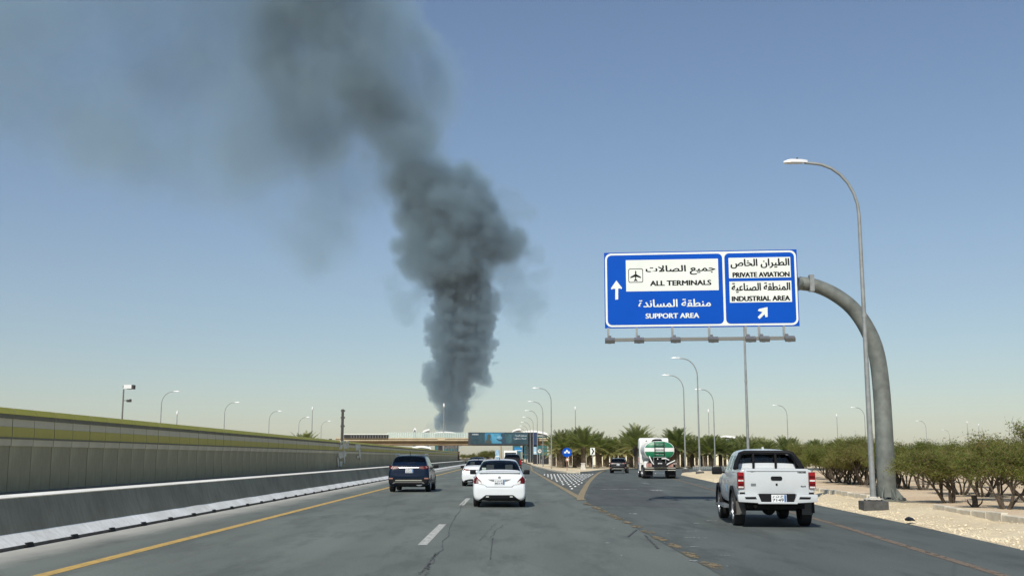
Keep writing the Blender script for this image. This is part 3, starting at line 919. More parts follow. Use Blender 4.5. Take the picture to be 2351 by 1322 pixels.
for k in range(8):
    m = MB(); a = k*math.pi/4 + 0.2; rot = Matrix.Rotation(a, 3, 'Z')
    o_ = [rot @ Vector(p) for p in ((0.30, -0.012, 0.03), (0.56, -0.012, 0.03), (0.56, -0.012, 0.08), (0.30, -0.012, 0.42), (0.30, 0.012, 0.03), (0.56, 0.012, 0.03), (0.56, 0.012, 0.08), (0.30, 0.012, 0.42))]
    m.add(o_, [(0, 1, 2, 3), (4, 5, 6, 7), (0, 1, 5, 4), (1, 2, 6, 5), (2, 3, 7, 6), (3, 0, 4, 7)])
    m.obj('gusset', M_PIL, gantry)
m = MB()
for k in range(16):
    a = k*math.pi/8; m.lathe([(0.028, -0.16), (0.028, -0.02)], 6, 'z', (0.57*math.cos(a), 0.57*math.sin(a), 0)); m.lathe([(0.03, 0.03), (0.03, 0.07)], 6, 'z', (0.57*math.cos(a), 0.57*math.sin(a), 0))
m.obj('anchor_bolts', M_BOLT, gantry)['kind'] = 'stuff'
m = MB(); m.box((0, 0, -0.20), (1.5, 1.4, 0.16)); m.obj('footing', M_PLL, gantry)
# lighting rail under the sign
rail_z = -0.40
def onS(mb, name, mt): return on_sign(mb.obj(name, mt))
m = MB(); m.box((zs5(1150, 900)[0], -0.05, rail_z), (zs5(2120, 900)[0]-zs5(170, 900)[0], 0.10, 0.11)); onS(m, 'light_rail', mat('rail_steel', (0.20, 0.20, 0.18), 0.6, 0.4))
M_FLD = mat('floodlight', (0.16, 0.16, 0.15), 0.5, 0.3)
for x in (168, 480, 868, 1267, 1660, 1803, 2068):
    u = zs5(x, 950)[0]
    m = MB(); m.box((u, 0.0, -0.20), (0.075, 0.06, 0.42)); onS(m, 'hanger', M_GALV)
    m = MB(); rt = Matrix.Rotation(R(25), 3, 'X'); m.box((u + 0.05, -0.42, rail_z - 0.03), (0.10, 0.62, 0.07), rt); m.box((u + 0.06, -0.80, rail_z - 0.10), (0.32, 0.24, 0.12), rt); onS(m, 'floodlight', M_FLD)

# ------------------------------------------------------------------ small signs on the island
M_RSTEEL = mat('sign_post', (0.45, 0.45, 0.43), 0.5, 0.4)
def disc(mb, r, y, c=(0, 0), n=24, r0=0.0):
    if r0 <= 0: mb.add([(c[0] + r*math.cos(2*math.pi*k/n), y, c[1] + r*math.sin(2*math.pi*k/n)) for k in range(n)], [tuple(range(n))])
    else:
        mb.add([(c[0] + rr*math.cos(2*math.pi*k/n), y, c[1] + rr*math.sin(2*math.pi*k/n)) for rr in (r, r0) for k in range(n)], [(k, (k+1) % n, n+(k+1) % n, n+k) for k in range(n)])
    return mb
q = gp(1302, 1080, 0.13); px2m = q.y / F
t = thing('direction_sign', q, 0, 'round blue sign with white split arrows on a pole at the island tip', 'road sign')
zc = (1080 - 1039) * px2m; rr = 10.5*px2m
m = MB(); m.tube([(0, 0.05, 0), (0, 0.05, zc)], 0.04, 8); m.obj('pole', mat('red_brown_pole', (0.30, 0.16, 0.12), 0.6), t)
m = MB(); m.lathe([(rr, -0.015), (rr, 0.015)], 28, 'y', (0, 0, zc)); disc_o = m.obj('disc', M_BLUE, t)
arw = [(-.62, -.30), (-.62, .18), (-.45, .05), (-.22, .26), (-.22, .35), (0, .62), (.22, .35), (.22, .26), (.45, .05), (.62, .18), (.62, -.30), (.16, -.30), (.16, .02), (-.16, .02), (-.16, -.30)]
m = MB(); m.add([(x*rr, -0.022, zc + 0.08*rr + z_*rr*0.9) for x, z_ in arw], [tuple(range(len(arw)))]); m.obj('arrow', M_SWHITE, disc_o, None, False)
m = MB(); m.lathe([(4.4*px2m, -0.015), (4.4*px2m, 0.01)], 20, 'y', (0.05, -0.01, (1080-1055)*px2m)); s2 = m.obj('small_disc', mat('orange_disc', (0.42, 0.20, 0.12), 0.6), t)
m = MB(); disc(m, 2.4*px2m, -0.04, (0.05, (1080-1055)*px2m)); m.obj('disc_centre', M_SWHITE, s2, None, False)
def chevron(px, py, wpx, hpx, zc_px, Y, label):
    k = Y / F
    q = at_y(px, py, Y)
    t = thing('chevron_sign', (q.x, Y, 0.13), 0, label, 'chevron sign', 'white chevron boards on the bend')
    w_, h_ = wpx*k, hpx*k; zc = at_y(px, zc_px, Y).z - 0.13
    m = MB(); m.tube([(0.0, 0.05, 0), (0.0, 0.05, zc)], 0.045, 8); m.obj('pole', M_RSTEEL, t)
    m = MB(); m.box((0, 0, zc), (w_, 0.03, h_)); bd = m.obj('board', M_SWHITE, t)
    a = [(-.30, .42), (-.02, .42), (.36, 0), (-.02, -.42), (-.30, -.42), (.05, 0)]
    m = MB(); m.add([(x*w_, -0.019, zc + z_*h_) for x, z_ in a], [(0, 1, 2, 5), (5, 2, 3, 4)]); m.obj('chevron', M_SBLACK, bd, None, False)
chevron(1361, 1078, 10.5, 16, 1035.5, 137, 'white chevron sign on a grey pole left of the black car')
chevron(1461, 1076, 7.5, 11, 1044, 148, 'white chevron sign just left of the tanker')
chevron(1591, 1074, 7, 11, 1046, 158, 'white chevron sign behind the lamp right of the tanker')
Y = 205.0; q = at_y(1239, 1063, Y); k = Y/F
t = thing('speed_sign', (q.x, Y, 0.13), 0, 'round white speed limit sign on a thin pole before the overpass', 'road sign')
zc = at_y(1239, 1035, Y).z - 0.13; rr = 4.6*k
m = MB(); m.tube([(0, 0.05, 0), (0, 0.05, zc)], 0.05, 8); m.obj('pole', M_RSTEEL, t)
m = MB(); m.lathe([(rr, -0.015), (rr, 0.015)], 24, 'y', (0, 0, zc)); dd = m.obj('disc', M_SWHITE, t)
m = MB(); disc(m, rr, -0.02, (0, zc), 24, rr*0.86); m.obj('rim', mat('faded_red', (0.45, 0.25, 0.2), 0.6), dd, None, False)
me = text_mesh('70', rr*1.05, rr*0.85, False, 0.02); me.materials.append(M_SBLACK); o = link('lettering', me, dd); o.location = (-rr*0.52, -0.022, zc - rr*0.42)
# ------------------------------------------------------------------ plants
def leaf_mat(name, cols, trans=0.15):
    m = bpy.data.materials.new(name); w = NT(m)
    at = w.n('Attribute', attribute_name='tint')
    ob = w.n('ObjectInfo')
    ad = w.n('Math', operation='MULTIPLY_ADD'); w.l(ob.outputs['Random'], ad.inputs[0]); ad.inputs[1].default_value = 0.40; w.l(at.outputs['Fac'], ad.inputs[2])
    sb_ = w.n('Math', operation='SUBTRACT'); w.l(ad.outputs[0], sb_.inputs[0]); sb_.inputs[1].default_value = 0.20
    k = len(cols)
    colr = w.ramp(sb_.outputs[0], [(i/(k-1), c) for i, c in enumerate(cols)])
    w.l(colr, w.b.inputs['Base Color'])
    tl = w.n('BsdfTranslucent'); w.l(w.mix(1.0, colr, (1.5, 1.6, 0.9, 1), 'MULTIPLY'), tl.inputs['Color'])   # light glowing through thin leaves
    mx = w.n('MixShader'); mx.inputs[0].default_value = 0.38
    w.l(w.b.outputs[0], mx.inputs[1]); w.l(tl.outputs[0], mx.inputs[2]); w.l(mx.outputs[0], w.t.nodes['Material Output'].inputs['Surface'])
    w.b.inputs['Roughness'].default_value = 0.6
    w.b.inputs['Specular IOR Level'].default_value = 0.25
    return m
M_PALM = leaf_mat('palm_leaf', [(0.090, 0.120, 0.036), (0.17, 0.195, 0.070), (0.25, 0.25, 0.11), (0.36, 0.31, 0.16)])
M_PTRUNK = mat('palm_trunk', (0.13, 0.10, 0.07), 0.95, 0, 0.4, 5, 0.8)
M_BUSH = leaf_mat('bush_leaf', [(0.075, 0.108, 0.018), (0.130, 0.162, 0.032), (0.19, 0.19, 0.055), (0.26, 0.19, 0.10)])
M_BARK = mat('bush_bark', (0.085, 0.065, 0.045), 0.95, 0, 0.35, 9, 0.6)
def tinted(mb_v, mb_f, tints, name, m):
    me = bpy.data.meshes.new(name)
    me.from_pydata(mb_v, [], mb_f)
    a = me.attributes.new('tint', 'FLOAT', 'FACE')
    a.data.foreach_set('value', tints)
    me.materials.append(m)
    return me
def palm_crown(seed, nf=54, L=2.7):
    r = random.Random(seed); V = []; Fc = []; T = []
    for i in range(nf):
        az = i*2.39996 + r.uniform(-.15, .15)
        t_ = i / nf
        el = R(86 - 98*t_ + r.uniform(-9, 9))
        ln = L * r.uniform(0.85, 1.1) * (0.8 + 0.25*math.sin(math.pi*min(1, t_*1.1)))
        p = Vector((0.12*math.cos(az), 0.12*math.sin(az), 0.25 - 0.5*t_)); n = 11
        droop = R(r.uniform(22, 52)) * (1 - 0.25*t_)
        tint = r.uniform(0.1, 0.5) + (0.35 if t_ > 0.82 else 0) + (0.1 if t_ < .3 else 0)
        pts = [p.copy()]
        for k in range(n):
            e = el - droop * (k/n)**1.6
            p = p + Vector((math.cos(az)*math.cos(e), math.sin(az)*math.cos(e), math.sin(e))) * (ln/n)
            pts.append(p.copy())
        for k in range(n):                                       # rachis and leaflets
            a, b_ = pts[k], pts[k+1]
            t = (b_-a).normalized(); side = t.cross(Vector((0, 0, 1)))
            if side.length < 0.05: side = Vector((math.sin(az), -math.cos(az), 0))
            side.normalize(); up = side.cross(t)
            o = len(V); w_ = 0.022*(1-k/n)+0.006
            V += [a - side*w_, a + side*w_, b_ + side*w_, b_ - side*w_]; Fc.append((o, o+1, o+2, o+3)); T.append(tint + .2)
            if k == 0: continue
            for q in range(3):
                base = a.lerp(b_, q/3)
                fr = (k + q/3)/n
                ll = 0.50 * math.sin(math.pi*min(1, 0.18+fr*0.8)) * r.uniform(.8, 1.1) + 0.08
                for s in (-1, 1):
                    d_ = (side*s*0.75 + t*0.75 + up*(0.42 if fr < .6 else .2) + Vector((0, 0, -0.12))).normalized()
                    tip = base + d_*ll + Vector((0, 0, -0.10*ll))
                    wv = t*0.030
                    o = len(V)
                    V += [base - wv, base + wv, (base+tip)/2 + wv*0.9, tip, (base+tip)/2 - wv*0.9]
                    Fc.append((o, o+1, o+2, o+3, o+4)); T.append(tint + r.uniform(-.08, .12))
    return tinted([tuple(v) for v in V], Fc, T, 'palm_crown', M_PALM)
def palm_trunk(seed, h):
    r = random.Random(seed); m = MB()
    k = 9; n = 10
    m.tube([(r.uniform(-.03, .03), r.uniform(-.03, .03), h*i/k) for i in range(k+1)], [0.30 - 0.05*i/k + r.uniform(-.015, .015) for i in range(k+1)], n)
    z = 0.25; i = 0
    while z < h + 0.1:                                           # old leaf bases
        for j in range(6):
            a = j*math.pi/3 + i*0.55
            c = Vector((0.27*math.cos(a), 0.27*math.sin(a), z))
            rot = Matrix.Rotation(a, 3, 'Z') @ Matrix.Rotation(R(22), 3, 'Y')
            m.box(c, (0.07, 0.17, 0.20), rot)
        z += 0.17; i += 1
    me = m.mesh('palm_trunk'); me.materials.append(M_PTRUNK); return me
PALMS = [(palm_crown(s, 60, 2.55 + .1*s), palm_trunk(s, hh), hh) for s, hh in ((1, 2.5), (2, 2.9), (3, 2.3), (4, 2.7))]
def palm(x, y, s, var, label, group, rz=0.0, z=0.13, dense=True):
    c, t_, hh = PALMS[var % 4]
    t = thing('palm_tree', (x, y, z), rz, label, 'palm tree', group)
    t.scale = (s, s, s)
    link('trunk', t_, t); cr = link('crown', c, t); cr.location = (0, 0, hh); cr.scale = (1.12, 1.12, 1.0)
    return t
rp = random.Random(21)
GP = 'date palms planted beyond the slip road bend'
# (pixel column of trunk, distance, crown top row, words that single it out)
named = [(1290, 150, 986, 'date palm with a spiky top just right of the last island lamp'), (1272, 176, 1000, 'date palm half hidden by the first island lamp'), (1340, 142, 980, 'tall date palm between blue round sign and chevron sign'), (1320, 152, 984, 'date palm behind the blue round sign'),
  (1372, 150, 990, 'date palm just right of the first chevron sign'), (1388, 172, 1008, 'small date palm left of the black car roof'), (1432, 150, 1000, 'date palm right behind the black car'), (1462, 140, 976, 'tallest date palm, left of the tanker cab'), (1444, 166, 990, 'date palm behind and left of the tallest palm'),
  (1555, 150, 978, 'tall date palm just right of the tanker'), (1538, 170, 1000, 'date palm rising right above the tanker'), (1405, 185, 1010, 'far small date palm above the black car'), (1582, 172, 1003, 'date palm behind the lamp right of the tanker'),
  (1510, 190, 1008, 'far date palm behind the tanker tank'), (1492, 180, 1006, 'date palm behind the tanker cab')]
for px, Y, yt, lb in named:
    q = at_y(px, 1078, Y); top = at_y(px, yt, Y).z
    v = rp.randrange(4); hh = PALMS[v][2]
    palm(q.x, Y, (top - 0.13) / (hh + 2.5), v, lb, GP, rp.uniform(0, 6))
more = [(1610, 158, 1005), (1632, 150, 1000), (1655, 152, 1002), (1676, 160, 1006), (1700, 152, 1008), (1640, 175, 1004), (1725, 160, 1008), (1752, 165, 1010), (1775, 160, 1008), (1800, 168, 1008), (1830, 170, 1010), (1858, 162, 1012), (1880, 170, 1008), (1905, 172, 1009), (1930, 175, 1007), (1955, 175, 1009),
        (1600, 190, 1006), (1690, 190, 1004), (1740, 195, 1006), (1820, 195, 1008), (1870, 200, 1007), (1480, 205, 1010), (1350, 195, 1006), (1310, 190, 1002)]
NTH = 'first second third fourth fifth sixth seventh eighth ninth tenth eleventh twelfth thirteenth fourteenth fifteenth sixteenth seventeenth eighteenth nineteenth twentieth'.split() + ['twenty-' + w_ for w_ in 'first second third fourth fifth sixth seventh eighth ninth'.split()]
more += [(1283, 160, 996), (1300, 165, 994), (1330, 165, 990), (1356, 160, 996), (1378, 160, 1002), (1395, 160, 1005), (1415, 170, 1005), (1425, 160, 1003), (1450, 155, 992), (1474, 160, 990), (1485, 150, 1004), (1545, 160, 992), (1568, 165, 995), (1590, 155, 1000), (1620, 165, 1003), (1665, 168, 1004), (1712, 168, 1006), (1763, 155, 1011)]
more.sort()
n_left = sum(1 for e_ in more if e_[0] < 1560)
for k, (px, Y, yt) in enumerate(more):
    q = at_y(px, 1078, Y); top = at_y(px, yt + (rp.uniform(-8, 7) if px > 1590 else 0), Y).z
    v = rp.randrange(4); hh = PALMS[v][2]
    left = px < 1560
    palm(q.x, Y, (top - 0.13) / (hh + 2.5), v, f'{NTH[k]} palm from the left among the hemmed-in palms behind chevrons and tanker' if left else f'{NTH[k - n_left]} palm from the left in the row from the tanker to the bushes', 'back row of date palms' if left else 'row of date palms right of the tanker', rp.uniform(0, 6))
for px, yt, Y in ((700, 989, 140),):
    q = at_y(px, 1005, Y); top = at_y(px, yt, Y).z
    palm(q.x, Y, top / (PALMS[1][2] + 2.5), 1, 'low dark palm clump showing just above the striped wall', 'palms behind the wall', rp.uniform(0, 6), 0.0)

# dry bushes: several leaning stems and a wide twiggy crown
def bush(seed, height=2.2, spread=1.35, nleaf=14500, stems=5, low=0.40):
    r = random.Random(seed)
    tr = MB(); tips = []
    def grow(p, d, ln, rad, lev):
        n = 3; pts = [p.copy()]; dd = d.copy()
        for k in range(n):
            dd = (dd + Vector((r.uniform(-.28, .28), r.uniform(-.28, .28), r.uniform(-.06, .22)))).normalized()
            p = p + dd*ln/n; pts.append(p.copy())
        tr.tube(pts, [rad*(1-0.45*k/n) for k in range(n+1)], 5 if lev < 2 else 3, False)
        if lev >= 3:
            tips.append((pts[1], pts[-1])); return
        for j in range(3 if lev else 3):
            a = r.uniform(0, 2*math.pi)
            nd = (dd + Vector((math.cos(a), math.sin(a), r.uniform(-.25, .5)))*r.uniform(.5, .95)).normalized()
            grow(pts[-1 if j < 2 else 2], nd, ln*r.uniform(.55, .8), rad*0.55, lev+1)
    for s in range(stems):
        a = 2*math.pi*s/stems + r.uniform(-.4, .4); le = r.uniform(.35, .75)
        grow(Vector((0.10*math.cos(a), 0.10*math.sin(a), -0.05)), Vector((math.cos(a)*le, math.sin(a)*le, 1)).normalized(), height*0.40, 0.055*r.uniform(.7, 1.1), 0)
    # normalise the stem system into the wanted crown
    hx = max(max(abs(v[0]), abs(v[1])) for v in tr.v); hz_ = max(v[2] for v in tr.v)
    sx, sz = spread/hx, height/hz_
    tr.v = [(v[0]*sx, v[1]*sx, v[2]*sz) if v[2] > 0.05 else v for v in tr.v]
    tips = [(Vector((a.x*sx, a.y*sx, a.z*sz)), Vector((b_.x*sx, b_.y*sx, b_.z*sz))) for a, b_ in tips]
    tme = tr.mesh('trunk', False); tme.materials.append(M_BARK)
    V = []; Fc = []; T = []
    tone = [r.uniform(0, 1) for _ in tips]
    for k in range(nleaf):
        i = r.randrange(len(tips)); a, b_ = tips[i]
        c = a.lerp(b_, r.random()*1.25) + Vector((r.gauss(0, .14), r.gauss(0, .14), r.gauss(0, .11)))
        if c.z < low*height*0.62 and r.random() < 0.75: continue
        d = Vector((r.gauss(0, 1), r.gauss(0, 1), r.gauss(0.15, .8))).normalized()
        twig = r.random() < 0.30
        ln = r.uniform(.10, .26) if twig else r.uniform(.03, .065)
        wd = 0.005 if twig else r.uniform(.010, .020)
        s = d.cross(Vector((r.gauss(0, 1), r.gauss(0, 1), r.gauss(0, 1)))).normalized() * wd
        o = len(V)
        V += [tuple(c - s), tuple(c + s), tuple(c + d*ln + s*.5), tuple(c + d*ln - s*.5)]
        Fc.append((o, o+1, o+2, o+3)); T.append((0.85 if twig else 0.15 + 0.45*tone[i]) + r.uniform(-.15, .15))
    return tinted(V, Fc, T, 'crown', M_BUSH), tme
BUSHES = [bush(11, 2.2, 1.45), bush(12, 2.3, 1.55), bush(13, 2.1, 1.4), bush(14, 2.4, 1.6), bush(15, 2.2, 1.5, 13000, 4)]
GB = 'dry bushes planted right of the slip road'
def put_bush(x, y, s, v, label, group, rz):
    t = thing('bush', (x, y, verge_z(3.0, y)), rz, label, 'bush', group); t.scale = (s*rp.uniform(.95, 1.1), s*rp.uniform(.95, 1.1), s*rp.uniform(0.72, 0.90))
    link('trunk', BUSHES[v][1], t); link('crown', BUSHES[v][0], t)
z4 = lambda u, v: (1860 + u/4.788, 940 + v/4.788)
nearb = [((2150, 1092), 0.98, 0, 'dry bush nearest the right picture edge with thick forked stems'), ((1525, 1025), 0.96, 1, 'dry bush with splayed thin stems right of the sign pillar'), ((1890, 962), 1.06, 2, 'dry bush behind the two nearest bushes'), ((1050, 868), 1.08, 3, 'bush with several dark stems just right of the sign pillar'),
  ((1240, 882), 1.05, 4, 'leaning bush, second right of the sign pillar'), ((735, 848), 1.08, 1, 'bush partly hidden between lamp post and sign pillar'), ((1660, 935), 1.05, 0, 'bush in second row behind the splayed bush'), ((2420, 1010), 1.1, 3, 'green bush cut by the right picture edge'), ((2330, 940), 1.1, 4, 'green bush behind the nearest, at the right picture edge'),
  ((590, 828), 1.1, 2, 'bush just left of the nearest lamp post'), ((450, 812), 1.12, 0, 'bush left of the nearest lamp, third from the pickup'), ((375, 806), 1.1, 4, 'bush right of the pickup tail, second in the row'), ((275, 800), 1.12, 3, 'bush closest to the pickup tail lamp'), ((215, 752), 1.1, 1, 'bush behind the one closest to the pickup')]
for (uv, s, v, lb) in nearb:
    q = gp(*z4(*uv), 0.17)
    put_bush(q.x, q.y, s, v, lb, GB, rp.uniform(0, 6.28))
cnt = 0
for iy in range(14):
    for ix in range(13):
        y = 40 + iy*5.2 + rp.uniform(-1, 1); x = ex(y) + 7.0 + ix*3.9 + rp.uniform(-.9, .9)
        if x / y > 0.56 or x / y < 0.245 + 0.0: continue
        if y < 46 and ix < 2: continue
        if rp.random() < 0.30: continue
        put_bush(x, y, rp.uniform(.78, 1.22), rp.randrange(5), 'dry bush in the back rows of the planted plot', 'back rows of dry bushes', rp.uniform(0, 6.28)); cnt += 1
# a cut stump beside the bushes
q = gp(*z4(1810, 1072), 0.17)
t = thing('stump', q, 0, 'short dead stump with side shoots before the bushes', 'stump')
m = MB(); m.tube([(0, 0, -.05), (.02, 0, .15), (0, .01, .32)], [.09, .075, .08], 9); m.tube([(.05, 0, 0), (.2, 0, .12), (.24, 0, .25)], [.03, .02, .01], 5); m.tube([(-.05, 0, 0), (-.17, .02, .13), (-.2, 0, .22)], [.03, .02, .01], 5); m.obj('wood', M_BARK, t)
# litter on the verge: a black bag and stones
q = gp(1880 + 1045/4.991, 1080 + 572/4.991, 0.08)
m = MB(); m.lathe([(.02, 0), (.13, .005), (.15, .03), (.09, .075), (.03, .09)], 11); me = m.mesh('bag')
for v in me.vertices: v.co += Vector((mnoise.noise(v.co*9), mnoise.noise(v.co*9 + Vector((4, 0, 0))), 0.5*mnoise.noise(v.co*11)))*0.06
o = link('black_bag', me, None, mat('black_plastic', (0.015, 0.015, 0.018), 0.35)); o.location = q; tag(o, 'crumpled black plastic bag lying on the sandy verge', 'bag')
# ------------------------------------------------------------------ overpass with its billboard
YO = 300.0
def zo(py, Y=YO): return at_y(1168, py, Y).z
def xo(px, Y=YO): return at_y(px, 1020, Y).x
M_DECK = mat('overpass_concrete', (0.50, 0.42, 0.28), 0.9, 0, 0.15, 0.5)
M_GIRD = mat('overpass_girder', (0.22, 0.16, 0.09), 0.9, 0, 0.2, 0.4)
M_BLK = mat('black_cladding', (0.012, 0.012, 0.014), 0.5)
M_FENCE = mat('pale_fence', (0.55, 0.62, 0.56), 0.6)
op = thing('overpass', (xo(1000), YO, 0), 0, 'tan concrete road overpass crossing the highway in the distance', 'bridge')
ox = op.location.x
xl, xr = xo(770) - ox, xo(1330) - ox
def pbox(mb, x0, x1, y0, y1, z0, z1): return mb.box(((x0+x1)/2, (y0+y1)/2, (z0+z1)/2), (x1-x0, y1-y0, z1-z0))
m = MB(); pbox(m, xl, xr, -0.35, 14, zo(1007.5), zo(1004.6)); m.obj('parapet', M_DECK, op)
m = MB(); pbox(m, xl, xr, -0.05, 13.8, zo(1009), zo(1007.5)); m.obj('deck', M_GIRD, op)
m = MB(); pbox(m, xl, xr, -0.25, 13.9, zo(1011.5), zo(1009.2)); m.obj('edge_beam', M_DECK, op)
m = MB(); pbox(m, xl, xr, 0.6, 13.2, zo(1021.5), zo(1011.5)); m.obj('girder', M_GIRD, op)
m = MB(); pbox(m, xo(1005)-ox, xo(1022)-ox, -0.42, 0.2, zo(1011), zo(1003.5)); m.obj('joint_block', M_DECK, op)
m = MB()
for px in (700, 735): pbox(m, xo(px)-ox, xo(px+6)-ox, 2, 12, 0, zo(1021.5))
m.obj('pier', M_GIRD, op)['kind'] = 'stuff'
# pale mesh fence and dark screen along the parapet
fn = MB(); px = 889.0
while px < 1076:
    pbox(fn, xo(px)-ox, xo(px+4.6)-ox, -0.16, -0.13, zo(1004.4), zo(992.6)); px += 5.2
fo = fn.obj('fence_panels', None, op); fo['kind'] = 'stuff'
mf = bpy.data.materials.new('mesh_fence'); w = NT(mf)
w.b.inputs['Base Color'].default_value = (0.55, 0.64, 0.58, 1); w.b.inputs['Alpha'].default_value = 0.5; w.b.inputs['Roughness'].default_value = 0.7
fo.data.materials.clear(); fo.data.materials.append(mf)
fn = MB(); px = 889.0
while px < 1078:
    pbox(fn, xo(px)-ox-0.05, xo(px)-ox+0.05, -0.20, -0.10, zo(1004.6), zo(992.0)); px += 5.2
pbox(fn, xo(889)-ox, xo(1076)-ox, -0.19, -0.11, zo(992.6), zo(992.0)); fn.obj('fence_posts', M_FENCE, op)['kind'] = 'stuff'
scr = thing('dark_screen', (xo(840), YO - 0.6, zo(1006.5)), 0, 'black ribbed screen standing on the left end of the overpass', 'screen')
m = MB(); pbox(m, xo(790)-xo(840), xo(891)-xo(840), 0, 0.25, 0.1, zo(997.5)-zo(1006.5)); m.obj('panel', M_BLK, scr)
m = MB(); px = 806
while px < 890: pbox(m, xo(px)-xo(840), xo(px+1.4)-xo(840), -0.16, -0.005, 0.1, zo(998.5)-zo(1006.5)); px += 6.2
m.obj('ribs', mat('grey_rib', (0.16, 0.16, 0.15), 0.6), scr)['kind'] = 'stuff'
m = MB(); pbox(m, xo(790)-xo(840)-.1, xo(891)-xo(840)+.1, -0.2, 0.3, zo(997.5)-zo(1006.5), zo(996)-zo(1006.5)); m.obj('cap', M_SWHITE, scr)
# billboard hung on the overpass
YB = YO - 3.0
def bz(py): return at_y(1168, py, YB).z
def bxx(px): return at_y(px, 1010, YB).x
z9 = lambda u, v: (1060 + u/9.042, 960 + v/9.042)
bb = thing('billboard', (bxx(1154), YB, 0), 0, 'long dark teal advertising billboard with two figures hung on the overpass', 'billboard')
b0 = bb.location.x
m = MB(); pbox(m, bxx(1075)-b0, bxx(1213)-b0, 0, 0.6, bz(1021), bz(992)); m.obj('frame', mat('billboard_frame', (0.035, 0.042, 0.05), 0.5), bb)
m = MB(); pbox(m, bxx(1081)-b0, bxx(1212.5)-b0, -0.05, -0.006, bz(1018.5), bz(993)); scn = m.obj('screen', mat('dark_teal_print', (0.022, 0.055, 0.070), 0.4, 0, 0.5, 0.35), bb)
def bface(pts, y, mt, name='print'):
    m = MB(); m.add([(bxx(z9(u, v)[0]) - b0, y, bz(z9(u, v)[1])) for u, v in pts], [tuple(range(len(pts)))]); return m.obj(name, mt, scn, None, False)
M_BLUEP = mat('blue_print', (0.035, 0.18, 0.30), 0.4, 0, 0.3, 0.5)
bface([(480, 300), (880, 300), (880, 520), (480, 520)], -0.060, M_BLUEP)
bface([(610, 320), (760, 310), (860, 420), (830, 515), (640, 515)], -0.066, mat('light_blue_print', (0.07, 0.27, 0.40), 0.4, 0, 0.3, 0.5))
bface([(900, 330), (1040, 330), (1040, 510), (930, 515)], -0.060, mat('teal_print', (0.04, 0.10, 0.12), 0.4, 0, 0.4, 0.6))
M_FIG = mat('figure_print', (0.05, 0.065, 0.055), 0.5); M_FIG2 = mat('figure_print_blue', (0.02, 0.05, 0.08), 0.5)
bface([(480, 520), (490, 470), (520, 440), (532, 405), (528, 365), (545, 335), (575, 325), (600, 345), (605, 385), (590, 420), (595, 445), (615, 475), (622, 520)], -0.072, M_FIG)
bface([(830, 520), (820, 480), (775, 470), (720, 440), (725, 420), (790, 440), (830, 425), (845, 395), (815, 370), (812, 330), (835, 305), (870, 310), (885, 350), (875, 390), (895, 430), (925, 470), (930, 520)], -0.072, M_FIG2)
bface([(735, 375), (800, 365), (815, 400), (770, 415), (740, 405)], -0.074, mat('pale_print', (0.20, 0.36, 0.45), 0.5))
M_BTXT = mat('billboard_text', (0.50, 0.55, 0.58), 0.5)
def btext(body, u0, v0, u1, v1, ar=True):
    me = text_mesh(body, bxx(z9(u1, 0)[0]) - bxx(z9(u0, 0)[0]), bz(z9(0, v0)[1]) - bz(z9(0, v1)[1]), ar, 0.015); me.materials.append(M_BTXT)
    o = link('lettering', me, scn); o.location = (bxx(z9(u0, 0)[0]) - b0, -0.076, bz(z9(0, v1)[1]))
btext('مستقبل المدينة', 1110, 335, 1350, 380); btext('خدمات متطورة', 1080, 398, 1345, 440); btext('BUSINESS', 222, 318, 350, 345, False)
m = MB(); pbox(m, bxx(1223.5)-b0, bxx(1232.5)-b0, -0.1, 0.6, bz(1021), bz(992)); m.obj('side_panel', mat('navy_print', (0.015, 0.035, 0.09), 0.5), bb)
for x0_, x1_ in ((1213, 1222), (1222.4, 1233)):
    m = MB(); pbox(m, bxx(x0_)-b0, bxx(x1_)-b0, 0.7, 1.8, 0, bz(992)); m.obj('support', M_BLK, bb)
# black hoarding under the bridge
for k, (x0_, x1_, yt_, Y) in enumerate(((1224, 1242, 1044, 232), (1243, 1260, 1046, 226))):
    a_, b_ = at_y(x0_, 1063, Y), at_y(x1_, 1063, Y)
    t = thing('hoarding', ((a_.x+b_.x)/2, Y, 0.13), 0, ('left' if k == 0 else 'right') + ' one of two black hoarding panels behind the island lamps', 'hoarding', 'black hoarding panels by the island')
    h_ = at_y(x0_, yt_, Y).z
    m = MB(); m.box((0, 0, h_/2), (b_.x-a_.x, 0.15, h_)); m.obj('panel', M_BLK, t)
    m = MB()
    for s_ in (-1, 1): m.box((s_*((b_.x-a_.x)/2 - .1), 0.25, h_/2), (0.1, 0.1, h_))
    m.obj('posts', M_GALV, t)['kind'] = 'stuff'
